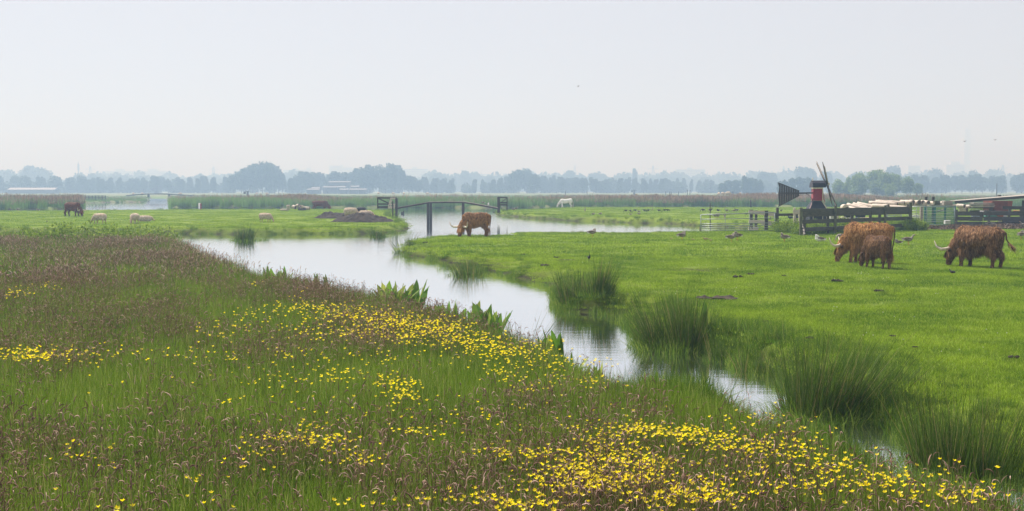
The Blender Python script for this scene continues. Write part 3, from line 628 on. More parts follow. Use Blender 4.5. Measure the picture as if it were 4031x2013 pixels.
# dung and clods on the pasture
M_dung = simple('dung', (.06, .045, .028), (.025, .02, .014), 12, .95)
def clod(px, py, w_, label, cat='dung', h=.3):
    p = ground(px, py); p.z += .025; d = p.y/F; r = w_*d/2; b = MB(); h = min(h, .05/r+.03)
    for _ in range(9): b.ball((R.uniform(-.7, .7)*r, R.uniform(-.4, .4)*r, .01), (r*R.uniform(.25, .5), r*R.uniform(.2, .4), r*h*R.uniform(.5, 1.1)), 1)
    for v in b.bm.verts: v.co += Vector([R.uniform(-1, 1)*r*.05 for _ in range(3)])
    tag(b.build('dung_pat', M_dung, loc=(p.x, p.y, p.z)), label, cat, 'dung and bare clods on the pasture')
for x, y, w_, l in [(3295,1114,52,'dark dung pat on the pasture below the cow and calf'),(3460,1148,42,'flat grey dung pat right of the cow and calf'),(2953,1086,36,'small dung pat up the pasture left of the pair of cattle'),
    (3085,1095,20,'small clod left of the dark dung pat'),(2825,1178,150,'long bare strip of churned earth in the middle of the pasture'),(3012,1268,30,'dark grass clod above the huge fanned rushes'),(2905,1100,44,'two small dark clods beyond the leaning rushes'),
    (3185,1338,34,'dark clod in the grass behind the huge fanned rushes'),(3600,1375,24,'small clod on the pasture at the right'),(3515,1330,26,'small clod left of another at the right of the pasture'),(3990,1415,50,'brown earth clod at the far right edge of the pasture'),
    (2190,1018,24,'brown clod on the pasture edge above the corner rushes'),(2060,1007,26,'brown mud lump on the pasture right of the middle rush tussock'),(1675,958,22,'brown mud scrape on the pasture tip'),(1766,987,22,'short brown stick like clod on the pasture tip'),
    (2150,1048,44,'dark muddy hollow in the grass above the corner rushes'),(2550,958,14,'pair of dark droppings on the pasture behind the crested bird'),(2402,1050,10,'small dark dropping right of the crested bird'),(1965,935,10,'black dropping on the skyline edge behind the middle cow'),
    (3700,978,16,'dark dropping left of the bull horn'),(3950,1000,16,'dark dropping right of the bull'),(2595,891,20,'brown clod on the pasture skyline')]: clod(x, y, w_, l)
# ------------------------------------------------ bodies grown as one skin from overlapping tapering limbs
def skin(name, segs, voxel, mat, smooth=3):
    """segs: (p0, r0, p1, r1[, n]); r may be (rx, ry, rz)"""
    bm = bmesh.new()
    for s_ in segs:
        a, ra, b, rb = s_[:4]; a, b = Vector(a), Vector(b); ra = Vector(ra) if hasattr(ra, '__len__') else Vector((ra,)*3); rb = Vector(rb) if hasattr(rb, '__len__') else Vector((rb,)*3)
        n = max(2, int((b-a).length/(min(min(ra), min(rb))*.35))+1) if (b-a).length > 1e-6 else 1
        for k in range(n):
            t = k/max(n-1, 1); c = a.lerp(b, t); r = ra.lerp(rb, t)
            g = bmesh.ops.create_icosphere(bm, subdivisions=2, radius=1)['verts']
            for v in g: v.co = Vector((v.co.x*r.x, v.co.y*r.y, v.co.z*r.z)) + c
    me = bpy.data.meshes.new(name); bm.to_mesh(me); bm.free(); o = bpy.data.objects.new('tmp', me); COL.objects.link(o)
    md = o.modifiers.new('r', 'REMESH'); md.mode = 'VOXEL'; md.voxel_size = voxel
    sm = o.modifiers.new('s', 'SMOOTH'); sm.factor = .5; sm.iterations = smooth
    dg = bpy.context.evaluated_depsgraph_get(); out = bpy.data.meshes.new_from_object(o.evaluated_get(dg)); bpy.data.objects.remove(o)
    out.name = name; out.materials.clear(); out.materials.append(mat); out.polygons.foreach_set('use_smooth', np.ones(len(out.polygons), bool)); return out
def fur(name, me, n, ln, wd, mat, lie=.75, keep=None, g=None, sweep=(-.25, 0, -1)):
    g = g or rng; me.calc_loop_triangles(); T = np.zeros(len(me.loop_triangles)*3, np.int32); me.loop_triangles.foreach_get('vertices', T); T = T.reshape(-1, 3)
    V = np.zeros(len(me.vertices)*3, np.float32); me.vertices.foreach_get('co', V); V = V.reshape(-1, 3)
    A, B, C_ = V[T[:, 0]], V[T[:, 1]], V[T[:, 2]]; nr = np.cross(B-A, C_-A); ar = np.linalg.norm(nr, axis=1); nr /= ar[:, None]+1e-12
    i = g.choice(len(T), n, p=ar/ar.sum()); u, v = g.random(n), g.random(n); f = u+v > 1; u[f], v[f] = 1-u[f], 1-v[f]
    Pp = A[i]+u[:, None]*(B[i]-A[i])+v[:, None]*(C_[i]-A[i]); Nn = nr[i]
    L_ = np.full(n, 1.)*(ln if not callable(ln) else 1); L_ = ln(Pp) if callable(ln) else L_; k = L_ > .004; Pp, Nn, L_ = Pp[k], Nn[k], L_[k]; n = len(Pp)
    L_ = L_*(.6+.7*g.random(n)); clump = np.stack([vn(Pp[:, 0]*14+3, Pp[:, 2]*14+k_*9)-.5 for k_ in range(3)], 1)
    dr = np.tile(np.array(sweep, float), (n, 1)) + .25*g.normal(size=(n, 3)) + clump*.9; dr -= (dr*Nn).sum(1)[:, None]*Nn*lie; dr += Nn*(.16+.22*g.random(n))[:, None]
    dr /= np.linalg.norm(dr, axis=1)[:, None]; w = np.cross(dr, Nn); w /= np.linalg.norm(w, axis=1)[:, None]+1e-9; w *= wd*(.6+.8*g.random(n))[:, None]*.5
    P1 = Pp+dr*L_[:, None]*.5; d2 = dr+np.array([0, 0, -.55]); d2 /= np.linalg.norm(d2, axis=1)[:, None]; P2 = P1+d2*L_[:, None]*.5
    P0 = Pp-Nn*.006
    VV = np.stack([P0-w, P0+w, P1-w*.9, P1+w*.9, P2-w*.2, P2+w*.2], 1).reshape(-1, 3); b = np.arange(n)[:, None]*6
    FF = np.stack([b+np.array([0, 1, 3, 2]), b+np.array([2, 3, 5, 4])], 1).reshape(-1, 4)
    return mesh_np(name, VV, FF, mat)
def hairmat(name, a, b, c3, rough=.75, trans=.25):
    return blade_mat(name, [a, b, c3], 2.5, trans*.4, rough, spec=.2, island=.28)
H_or = hairmat('ginger_coat', (.52, .26, .080), (.34, .16, .05), (.68, .42, .18))
H_br = hairmat('brown_coat', (.30, .155, .065), (.11, .055, .025), (.50, .31, .15))
H_re = hairmat('russet_coat', (.30, .10, .045), (.19, .06, .028), (.40, .18, .08))
S_cow = simple('cow_skin', (.10, .046, .018), (.05, .024, .012), 6, .9); S_horn = simple('horn', (.74, .67, .54), (.50, .42, .32), 9, .45, bump=.1)
S_dark = simple('hoof_and_muzzle', (.035, .028, .024), (.02, .016, .014), 20, .6); S_eye = simple('eye', (.01, .008, .006), (.01, .008, .006), 5, .15, bump=0)
def cow(label, loc, rz, sc, coat, horns=True, calf=False, leg_x=(0, 0, 0, 0), nfur=9000, head_turn=0.0, tail='down', belly=1.0, head_z=0, lateral=1.0):
    e = empty('highland_cow' if not calf else 'highland_calf', loc, rz, label, 'cow' if not calf else 'calf', 'highland cattle grazing on the pastures', sc)
    ht = head_turn; lat = lateral
    hs_ = 1.2
    def H(x, y, z):                         # head space: origin at the poll, turned about the vertical
        c, s_ = math.cos(ht), math.sin(ht); return (1.02 + x*c - y*s_, x*s_ + y*c, z + head_z)
    B = [((-.72, 0, 1.0), (.30, .29*lat, .30), (-.35, 0, .97), (.34, .34*lat, .37)), ((-.35, 0, .97), (.34, .34*lat, .37), (.15, 0, .90), (.38, .37*lat, .40)),
         ((.15, 0, .90), (.38, .37*lat, .40), (.55, 0, .95), (.34, .31*lat, .40)), ((.50, 0, 1.12), (.28, .17, .22), (.72, 0, 1.0), (.24, .18, .28)),
         ((.62, 0, .90), (.26, .22, .33), (.90, 0, .70), (.20, .17, .24)), ((.90, 0, .70), (.22, .19, .26), H(.02, 0, .54), (.20, .18, .20)),
         (H(.0, 0, .54), (.18, .185, .18), H(.12, 0, .34), (.15, .155, .15)), (H(.12, 0, .34), (.145, .15, .14), H(.19, 0, .12), (.11, .12, .095)),
         ((.66, 0, .60), (.14, .09, .16), (.5, 0, .55), (.16, .12, .14)), ((-.98, 0, 1.12), (.08, .08, .09), (-.8, 0, 1.15), (.14, .12, .12))]
    for i, sy in enumerate((1, -1)):
        dx = leg_x[i]; B += [((.50, .17*sy, .72), (.15, .12, .2), (.50+dx*.5, .18*sy, .42), .085), ((.50+dx*.5, .18*sy, .42), .085, (.50+dx, .18*sy, .20), .068), ((.50+dx, .18*sy, .20), .068, (.51+dx, .18*sy, .05), .078)]
        dx = leg_x[i+2]; B += [((-.70, .17*sy, .88), (.24, .15, .26), (-.62+dx*.4, .18*sy, .62), .14), ((-.62+dx*.4, .18*sy, .62), .13, (-.82+dx, .18*sy, .42), .082),
                             ((-.82+dx, .18*sy, .42), .08, (-.78+dx, .18*sy, .20), .064), ((-.78+dx, .18*sy, .20), .064, (-.76+dx, .18*sy, .05), .076)]
    body = skin('body', B, .028, S_cow); obj('body', body, e)
    def ln(P):                              # long on flank, belly and forehead, short on shanks
        z = P[:, 2]; L_ = np.where(z > .5, .115*min(1, .55+belly*.4), .045+.12*np.clip((z-.2)/.3, 0, 1)); L_ = np.where((z > .45) & (z < .72) & (np.abs(P[:, 0]) < .7), .17*belly, L_)
        return np.where(z < .05, .0, L_)
    obj('coat', fur('coat', body, int(nfur*1.7), ln, .009, coat), e)
    # dossan: the long fringe over the face
    n = 420; a = rng.uniform(-1, 1, n); V, Fs = [], []
    for i in range(n):
        y0 = a[i]*.11; x0 = .02+.10*rng.random(); p = np.array(H(x0, y0, .62-.04*abs(a[i])+.02*rng.random())); q = np.array(H(x0+.14, y0*1.25, .44)); r_ = np.array(H(x0+.21+.03*rng.normal(), y0*1.3+.02*rng.normal(), .24+.08*rng.random()))
        w = np.array([math.sin(ht)*-1, math.cos(ht), 0])*.007; o = len(V); V += [p-w, p+w, q-w, q+w, r_-w*.3, r_+w*.3]; Fs += [[o, o+1, o+3, o+2], [o+2, o+3, o+5, o+4]]
    obj('fringe', mesh_np('fringe', V, Fs, coat), e)
    for sy in (1, -1):
        b = MB(); pts = [H(-.02, .12*sy, .57), H(-.08, .25*sy, .545), H(-.10, .30*sy, .53)]; b.tube(pts, [.035, .06, .02], 8); ear = b.build('ear', S_cow, e, True)
        b = MB(); b.ball(H(.135, .115*sy, .42), .018, 1); b.build('eye', S_eye, e, True)
        if horns:
            pts = [H(.02, .10*sy, .60), H(.05, .27*sy, .57), H(.15, .45*sy, .56), H(.28, .55*sy, .64), H(.35, .60*sy, .84)]
            MB().tube(pts, [.062, .056, .048, .034, .010], 9).build('horn', S_horn, e, True)
    MB().ball(H(.225, 0, .085), (.055, .07, .05), 2).build('muzzle', S_dark, e, True)
    for i, sy in enumerate((1, -1)):
        for x, dx in ((.52, leg_x[i]), (-.75, leg_x[i+2])): MB().tube([(x+dx, .18*sy, .0), (x+dx-.01, .18*sy, .075)], [.082, .07], 8).build('hoof', S_dark, e)
    if tail == 'down': pts = [(-1.0, 0, 1.18), (-1.10, 0, 1.08), (-1.08, 0, .8), (-1.02, 0, .5), (-1.0, .02, .28)]; tuft = (-1.0, .02, .30); td = (0, 0, -1)
    else: pts = [(-1.0, 0, 1.18), (-1.13, 0, 1.1), (-1.18, .05, .92), (-1.32, .10, .78), (-1.50, .16, .66)]; tuft = (-1.38, .12, .74); td = (-.8, .25, -.5)
    tl = MB().tube(pts, [.05, .035, .026, .024, .03], 7).build('tail', S_cow, e, True)
    n = 110; V, Fs = [], []
    for i in range(n):
        p = np.array(tuft) + rng.normal(0, .02, 3) + np.array(td)*-.15*rng.random(); d = np.array(td) + rng.normal(0, .16, 3); q = p+d*.13; r_ = q + d*.16 + np.array([0, 0, -.03]); w = np.array([.4, .9, 0])*.006; o = len(V)
        V += [p-w, p+w, q-w, q+w, r_-w*.2, r_+w*.2]; Fs += [[o, o+1, o+3, o+2], [o+2, o+3, o+5, o+4]]
    obj('tail_tuft', mesh_np('tail_tuft', V, Fs, coat), tl)
    return e
PI = math.pi
def gp(x, y): p = ground(x, y); return (p.x, p.y, p.z-.01)
cow('dark brown shaggy bull grazing at the far right, tail swung out to the side', gp(3846, 1052), math.radians(180-46), (.82, 1.05, 1.04), H_br, leg_x=(.05, -.12, .06, -.08), nfur=15000, tail='out', belly=1.5, head_turn=-.25, lateral=1.12)
cow('ginger long haired cow with curved horns grazing behind its calf', gp(3412, 1036), math.radians(180-24), (.83, 1.0, 1.08), H_or, leg_x=(.12, -.02, .10, -.06), nfur=15000, belly=1.2, head_turn=-.15)
cow('shaggy brown calf without horns standing in front of the ginger cow', gp(3450, 1056), math.radians(180-55), (.50, .68, .82), H_br, horns=False, calf=True, leg_x=(.05, -.05, .08, -.05), nfur=11000, belly=1.1)
cow('russet cow with wide horns grazing at the water edge in the middle', gp(1872, 934), math.radians(180+30), (.86, 1.0, 1.02), H_or, leg_x=(.02, -.1, .05, -.05), nfur=9000, belly=.5, head_turn=.55)
cow('red brown cow grazing alone on the far left pasture facing right', gp(288, 854), math.radians(-12), (.82, 1, 1.02), H_re, leg_x=(.05, -.05, .12, -.12), nfur=6000, belly=.5, head_turn=-.35)
cow('red brown cow grazing in front of the reeds beside the white log heap', gp(1262, 823.5), math.radians(-4), (1.05, 1, .96), H_re, horns=False, leg_x=(.08, -.08, .1, -.1), nfur=5000, belly=.5, head_turn=-.1)
# ------------------------------------------------ white horse
S_wh = simple('white_horse_coat', (.85, .84, .80), (.68, .68, .64), 4, .8); S_mane = hairmat('pale_mane', (.62, .58, .48), (.50, .44, .34), (.7, .68, .6)); S_grey = simple('dark_leg', (.12, .12, .13), (.07, .07, .08), 6, .8)
def horse(label, loc, rz, sc):
    e = empty('horse', loc, rz, label, 'horse', None, sc)
    B = [((-.70, 0, 1.18), (.30, .26, .30), (-.3, 0, 1.10), (.30, .27, .30)), ((-.3, 0, 1.10), (.30, .27, .30), (.2, 0, 1.06), (.30, .27, .32)), ((.2, 0, 1.06), (.30, .27, .32), (.55, 0, 1.12), (.26, .22, .32)),
         ((.6, 0, 1.15), (.22, .16, .26), (.95, 0, .82), (.15, .11, .19)), ((.95, 0, .82), (.15, .11, .18), (1.18, 0, .50), (.11, .09, .13)), ((1.18, 0, .50), (.12, .10, .12), (1.26, 0, .30), (.09, .08, .09)), ((1.26, 0, .30), .085, (1.28, 0, .12), .065)]
    for i, sy in enumerate((1, -1)):
        dx = (.06, -.16)[i]; B += [((.52, .14*sy, .95), (.14, .1, .2), (.54+dx*.5, .14*sy, .52), .065), ((.54+dx*.5, .14*sy, .52), .062, (.54+dx, .14*sy, .12), .042), ((.54+dx, .14*sy, .12), .045, (.57+dx, .14*sy, .04), .06)]
        dx = (.1, -.06)[i]; B += [((-.72, .14*sy, 1.0), (.24, .13, .26), (-.62+dx*.4, .14*sy, .72), .11), ((-.62+dx*.4, .14*sy, .72), .10, (-.82+dx, .14*sy, .48), .06), ((-.82+dx, .14*sy, .48), .058, (-.78+dx, .14*sy, .12), .042), ((-.78+dx, .14*sy, .12), .045, (-.75+dx, .14*sy, .04), .06)]
    obj('body', skin('body', B, .03, S_wh), e)
    n = 260; V, Fs = [], []
    for i in range(n):
        t = rng.random(); p = np.array([.62, 0, 1.38])*(1-t)+np.array([1.22, 0, .62])*t + rng.normal(0, .012, 3); sd_ = 1 if rng.random() < .8 else -1
        q = p+np.array([.02, .10*sd_, -.10]); r_ = p+np.array([-.02, .14*sd_, -.30]); w = np.array([.8, 0, .3])*.01; o = len(V); V += [p-w, p+w, q-w, q+w, r_-w*.4, r_+w*.4]; Fs += [[o, o+1, o+3, o+2], [o+2, o+3, o+5, o+4]]
    obj('mane', mesh_np('mane', V, Fs, S_mane), e)
    V, Fs = [], []
    for i in range(150):
        p = np.array([-.98, 0, 1.22]) + rng.normal(0, .02, 3); q = p+np.array([-.10, rng.normal(0, .03), -.35]); r_ = p+np.array([-.08+rng.normal(0, .05), rng.normal(0, .05), -.95-.1*rng.random()]); w = np.array([.5, .8, 0])*.010; o = len(V)
        V += [p-w, p+w, q-w, q+w, r_-w*.4, r_+w*.4]; Fs += [[o, o+1, o+3, o+2], [o+2, o+3, o+5, o+4]]
    obj('tail', mesh_np('tail', V, Fs, S_mane), e)
    MB().ball((1.285, 0, .09), (.06, .06, .055), 2).build('muzzle', S_dark, e, True)
    for sy in (1, -1): MB().tube([(1.13, .07*sy, .60), (1.15, .09*sy, .70)], [.035, .008], 6).build('ear', S_wh, e, True)
    return e
horse('white horse grazing with lowered head in front of the reeds', gp(2227, 817.5), PI+math.radians(6), (1.0, 1, 1.02))
# ------------------------------------------------ sheep
S_wool = hairmat('cream_wool', (.88, .80, .64), (.74, .64, .48), (.92, .87, .74), .95, .15); S_wsk = simple('wool_base', (.64, .55, .40), (.5, .41, .29), 12, .95); S_face = simple('sheep_face', (.55, .43, .33), (.42, .30, .22), 14, .85); S_black = hairmat('black_wool', (.03, .026, .024), (.018, .016, .015), (.05, .042, .04))
def sheep(label, loc, rz, sc=1, lying=False, black=False, turn=0.0, head='graze'):
    e = empty('sheep', loc, rz, label, 'sheep', 'sheep resting and grazing on the left pasture', sc); dz = -.26 if lying else 0
    B = [((-.36, 0, .56+dz), (.22, .23, .24), (0, 0, .55+dz), (.26, .27, .26)), ((0, 0, .55+dz), (.26, .27, .26), (.32, 0, .55+dz), (.20, .20, .23)), ((.35, 0, .55+dz), (.16, .15, .18), (.52, 0, .46+dz*.6), (.12, .11, .13))]
    c, s_ = math.cos(turn), math.sin(turn)
    if head == 'graze' and not lying: hp, hq = (.56+.05*c, .05*s_, .34), (.62+.12*c, .14*s_, .10)
    else: hp, hq = (.56, .02, .50+dz), (.56+.18*c, .18*s_, .40+dz)
    B += [((.50, 0, .48+dz*.7), (.11, .1, .12), hp, .085), (hp, .085, hq, .05)]
    if not lying:
        for sy in (1, -1):
            B += [((.30, .12*sy, .40), .075, (.30+.04*sy, .12*sy, .18), .034), ((.30+.04*sy, .12*sy, .18), .032, (.30+.04*sy, .12*sy, .03), .034), ((-.36, .12*sy, .42), .10, (-.40+.04*sy, .12*sy, .22), .04), ((-.40+.04*sy, .12*sy, .22), .034, (-.37+.04*sy, .12*sy, .03), .034)]
    body = skin('body', B, .02, S_face if not black else S_dark); obj('body', body, e)
    keepz = .34+dz
    obj('fleece', fur('fleece', body, 8000, lambda P: np.where((P[:, 2] > keepz+.0) & (P[:, 0] < .50), .05, 0.), .014, S_black if black else S_wool, .3, sweep=(0, 0, -.4)), e)
    for sy in (1, -1): MB().tube([(hp[0]-.01, hp[1]+.06*sy, hp[2]+.03), (hp[0]-.03, hp[1]+.15*sy, hp[2]-.01)], [.028, .012], 6).build('ear', S_face if not black else S_dark, e, True)
    return e
sheep('woolly sheep grazing at the left, the one nearest below the lone red cow', gp(392, 881), PI-.25, 1.02, turn=.3)
sheep('woolly sheep seen head on, middle one of the left three', gp(530, 880), -PI/2-.1, 1.0, turn=0)
sheep('cream sheep lying down at the right of the left three', gp(573, 872), .15, .95, lying=True)
sheep('lone sheep grazing above the round rush tussock facing right', gp(1046, 876), -.25, .95, turn=-.2)
sheep('large woolly sheep standing on the earth heap with head lowered', (*tuple(at(1382, 860, .1))[:2], .12), -.25, 1.12, turn=-.4)
sheep('sheep resting half hidden behind the front earth heap', (*tuple(at(1440, 862, .2))[:2], .34), .2, 1.0, lying=True)
sheep('black sheep lifting its head above the earth heap', (*tuple(at(1424, 850, .1))[:2], .20), -.6, .9, black=True, head='up')
# ------------------------------------------------ birds
def birdmat(name, a, b): return simple(name, a, b, 30, .8, bump=.2)
G_br, G_gr, G_wh, G_bk, G_or = birdmat('goose_brown', (.19, .145, .11), (.10, .075, .06)), birdmat('goose_grey', (.31, .275, .235), (.2, .175, .15)), birdmat('goose_white', (.85, .84, .8), (.75, .73, .7)), birdmat('goose_black', (.028, .026, .028), (.015, .015, .016)), birdmat('goose_orange', (.55, .22, .05), (.4, .16, .04))
def bird_parts(pose, kind):
    """(body mesh, [(part name, mesh)]) for a goose facing +x, standing .75 m high when its neck is up"""
    lie = -.14 if pose == 'sit' else 0
    zb = .30+lie; back, neck, rump, breast = {'grey': (G_br, G_gr, G_wh, G_gr), 'barnacle': (G_bk, G_bk, G_wh, G_wh), 'white': (G_br, G_wh, G_wh, G_wh), 'dark': (G_bk, G_bk, G_bk, G_bk), 'gosling': (birdmat('gosling_down', (.42, .34, .16), (.26, .20, .10)),)*4}[kind]
    S_ = [((-.20, 0, zb+.01), (.12, .09, .08), (.02, 0, zb), (.17, .12, .12)), ((.02, 0, zb), (.17, .12, .12), (.14, 0, zb+.02), (.11, .10, .10)), ((-.34, 0, zb+.01), (.07, .045, .02), (-.2, 0, zb+.01), (.1, .07, .05))]
    nk = {'up': [(.20, 0, zb+.08), (.25, 0, zb+.22), (.25, 0, zb+.36), (.29, 0, zb+.39)], 'graze': [(.22, 0, zb+.04), (.34, 0, zb-.04), (.40, 0, zb-.16), (.44, 0, max(zb-.24, .05))],
          'preen': [(.18, 0, zb+.10), (.20, .03, zb+.20), (.12, .07, zb+.19), (.06, .09, zb+.14)], 'sit': [(.18, 0, zb+.10), (.20, .03, zb+.20), (.12, .06, zb+.18), (.06, .07, zb+.13)], 'low': [(.2, 0, zb+.08), (.26, 0, zb+.18), (.29, 0, zb+.22), (.34, 0, zb+.23)]}[pose]
    for i in range(3): S_.append((nk[i], (.065, .042, .038)[i], nk[i+1], (.042, .038, .040)[i]))
    body = skin('body', S_, .014, neck, 2)
    parts = []
    d = (Vector(nk[3])-Vector(nk[2])).normalized(); parts.append(('bill', MB().tube([Vector(nk[3])+d*.03, Vector(nk[3])+d*.09], [.02, .008], 6).mesh('bill', G_or if kind in ('grey', 'white') else G_bk, True)))
    b = MB()
    for sy in (1, -1): b.ball((-.06, .075*sy, zb+.045), (.21, .045, .075), 2); b.ball((-.27, .035*sy, zb+.045), (.13, .022, .022), 1)
    parts.append(('wings', b.mesh('wings', back, True)))
    parts.append(('rump', MB().ball((-.24, 0, zb-.035), (.12, .07, .05), 2).mesh('rump', rump, True)))
    if pose != 'sit':
        b = MB()
        for sy in (1, -1): b.tube([(.0, .045*sy, zb-.08), (.01, .045*sy, .01)], .011, 5); b.box((.04, .045*sy, .008), (.08, .05, .012))
        parts.append(('legs', b.mesh('legs', G_or if kind != 'barnacle' else G_bk)))
    return body, parts
BIRDS = {}
def bird(px, py, pose, kind, face, label, sc=1.0, cat='goose', z=None, group=None):
    key = (pose, kind)
    if key not in BIRDS: BIRDS[key] = bird_parts(pose, kind)
    p = ground(px, py) if z is None else at(px, py, z)
    name = {'gosling': 'gosling'}.get(kind, cat.replace(' ', '_'))
    e = empty(name, (p.x, p.y, p.z+.005), face, label, cat, group or 'geese and other birds on the pastures', sc)
    if cat == 'goose' and sc > .7: e.scale = (sc*.78, sc*.9, sc*.88)
    body, parts = BIRDS[key]; obj('body', body, e)
    for nm, me in parts: obj(nm, me, e)
    return e
Rr, Lr = 0.0, PI
gg = lambda c, x, y, *a, **k: bird(*c(x, y), *a, **k)
gg(cD, 1068, 915, 'preen', 'grey', -.2, 'grey goose preening by the water on the pasture right of the middle cow')
gg(cD, 2205, 955, 'preen', 'grey', .1, 'grey goose with tucked dark head standing left of the metal gate')
gg(cD, 2462, 842, 'up', 'grey', Lr+.5, 'goose standing upright behind the left end of the metal gate')
gg(cD, 1900, 695, 'low', 'grey', Lr, 'goose standing in profile facing left on the middle of the far pasture')
gg(cD, 975, 598, 'up', 'grey', -PI/2, 'slim brown goose standing upright right of the white horse', .9)
gg(cD, 1080, 636, 'sit', 'grey', .2, 'small grey goose resting below the upright brown goose', .75)
gg(cD, 1172, 632, 'sit', 'grey', .2, 'small grey goose resting, second below the upright brown goose', .75)
for i, (x, y, q, f) in enumerate([(1495, 604, 'graze', 2.8), (1550, 606, 'graze', -1.2), (1612, 597, 'graze', 3.0), (1728, 600, 'graze', 0.2), (1777, 598, 'graze', 2.9), (1912, 602, 'graze', .1), (1988, 596, 'graze', 3.1), (2022, 597, 'graze', .1), (2470, 598, 'graze', .1), (2565, 600, 'graze', 2.5)]):
    gg(cD, x, y, q, 'barnacle', f, ['black and white goose grazing, leftmost of the row before the reeds', 'black and white goose facing the camera, second of the row before the reeds', 'black and white goose grazing, third of the row before the reeds', 'black and white goose bent low above the profile goose, left of two', 'black and white goose bent low above the profile goose, right of two',
      'stretched dark goose grazing just right of the profile goose', 'dark goose, left one of the close pair right of the profile goose', 'dark goose, right one of the close pair right of the profile goose', 'dark goose grazing above the left end of the metal gate', 'black and white goose second above the left end of the metal gate'][i], .85)
gg(cD, 1660, 603, 'sit', 'grey', .3, 'small reddish goose sitting in the row before the reeds', .65)
gg(cD, 1830, 584, 'up', 'grey', -PI/2, 'small brown goose standing above the profile goose', .6)
gg(cD, 1553, 634, 'sit', 'grey', 0, 'tiny grey bird resting below the row before the reeds, left of two', .5)
gg(cD, 1660, 630, 'sit', 'grey', 0, 'tiny grey bird resting below the row before the reeds, right of two', .6)
gg(cD, 970, 700, 'low', 'barnacle', -1.2, 'black and white goose standing on the muddy far bank', .9)
gg(cD, 68, 577, 'sit', 'grey', Lr, 'grey goose sitting on the bank right of the footbridge, left of two')
gg(cD, 104, 577, 'low', 'grey', .3, 'grey goose on the bank right of the footbridge, right of two')
gg(cC, 2140, 528, 'sit', 'barnacle', 0, 'white fronted goose sitting under the right end of the footbridge')
gg(cE, 245, 864, 'graze', 'barnacle', Lr, 'dark goose grazing left of the thin pole by the metal gate', .9)
gg(cE, 355, 868, 'low', 'barnacle', .4, 'black and white goose just left of the thin pole', .95)
gg(cE, 467, 860, 'sit', 'barnacle', Lr, 'dark goose sitting just right of the thin pole', .9)
gg(cE, 590, 876, 'up', 'grey', Lr, 'goose with raised neck facing left above the metal gate', .9)
gg(cE, 700, 876, 'graze', 'grey', Lr, 'grey goose grazing above the metal gate, left of a close pair', .9)
gg(cE, 735, 870, 'low', 'barnacle', 2.6, 'black and white goose above the metal gate, right of a close pair', .95)
gg(cE, 425, 962, 'preen', 'grey', .1, 'brown goose with tucked head seen through the metal gate bars beside the pole', 1)
gg(cE, 460, 962, 'preen', 'grey', .1, 'pale goose with tucked head seen through the gate bars right of the brown one', 1)
gg(cE, 563, 962, 'preen', 'grey', -1.5, 'grey goose seen from behind through the gate bars above the upright bar', 1)
gg(cE, 1217, 995, 'low', 'grey', -1.6, 'goose seen end on between the weathered fence and the wooden gate', .85)
gg(cE, 1380, 864, 'low', 'dark', -1.2, 'small dark bird standing on the pasture left of the mill', .6)
gg(cE, 1510, 988, 'low', 'barnacle', Lr, 'white faced goose standing behind the low plank gate')
gg(cE, 1605, 982, 'graze', 'barnacle', 0, 'dark goose partly hidden by the low plank gate')
gg(cE, 875, 905, 'sit', 'dark', 0, 'dark bird crouching above the weathered fence end', .6)
gg(cE, 655, 1300, 'preen', 'grey', -.3, 'grey goose with white tail standing before the metal gate, left of the overlapping pair')
gg(cE, 745, 1275, 'preen', 'grey', 3.4, 'grey goose with dark back before the metal gate, right of the overlapping pair')
gg(cE, 1425, 1300, 'preen', 'grey', 2.6, 'plump grey goose preening before the plank gate')
gg(cG, 65, 912, 'sit', 'white', Lr, 'white and brown goose lying in the grass in front of the yard fence', 1.1)
gg(cG, 282, 903, 'graze', 'grey', 3.6, 'grey goose bent down left of the ginger cow')
gg(cG, 965, 946, 'low', 'grey', -.1, 'goose facing right between the calf and the bull', 1)
gg(cG, 862, 936, 'sit', 'grey', Lr, 'small pale goose lying right of the calf', .6)
gg(cG, 2108, 884, 'preen', 'grey', .4, 'grey goose preening right of the bull')
gg(cG, 2134, 770, 'low', 'grey', Lr, 'goose cut by the right edge of the photo above the other one', 1)
gg(cA, 228, 748, 'graze', 'grey', 0, 'grey goose grazing at the far left edge of the left pasture', .95)
gg(cA, 480, 744, 'sit', 'grey', Lr, 'grey goose resting left of the lone red cow', .95)
for c_, x, y, s_, l in [(cA, 595, 893, .55, 'small brown bird in the grass left of the woolly sheep'), (cA, 1235, 781, .6, 'small black and white bird with raised wings right of the lone red cow'), (cA, 1355, 778, .5, 'small dark bird right of the lone red cow'), (cG, 1410, 1248, .5, 'small black bird in the grass under the bull'), (cG, 1268, 978, .35, 'tiny dark bird left of the bull horn')]:
    gg(c_, x, y, 'low', 'dark', 2.0, l, s_*.65, 'bird', group='small birds on the pastures')
lw_ = bird(*s3(1848, 338), 'low', 'barnacle', -1.4, 'crested black and white lapwing standing on the near pasture', .42, 'lapwing', group='small birds on the pastures')
obj('crest', MB().tube([(.30, 0, .55), (.22, 0, .66), (.16, 0, .78)], [.02, .012, .004], 5).mesh('crest', G_bk), lw_)
for x, y, l, s_ in [(2502, 970, 'gosling walking left of the metal gate geese', .42), (2345, 964, 'tiny gosling in the grass right of the tucked goose', .25), (2566, 974, 'gosling just right of the walking gosling', .25), (2070, 950, 'tiny gosling left of the tucked goose', .22)]:
    gg(cD, x, y, 'low', 'gosling', Lr, l, s_, 'gosling', group='goslings by the metal gate')
gg(cB, 1968, 1030, 'low', 'white', Lr, 'white and brown goose swimming below the earth heap', 1.0, z=-.62)
gg(cC, 1845, 388, 'low', 'grey', Lr, 'brown bird perched on the right slope of the footbridge', .6, z=1.13)
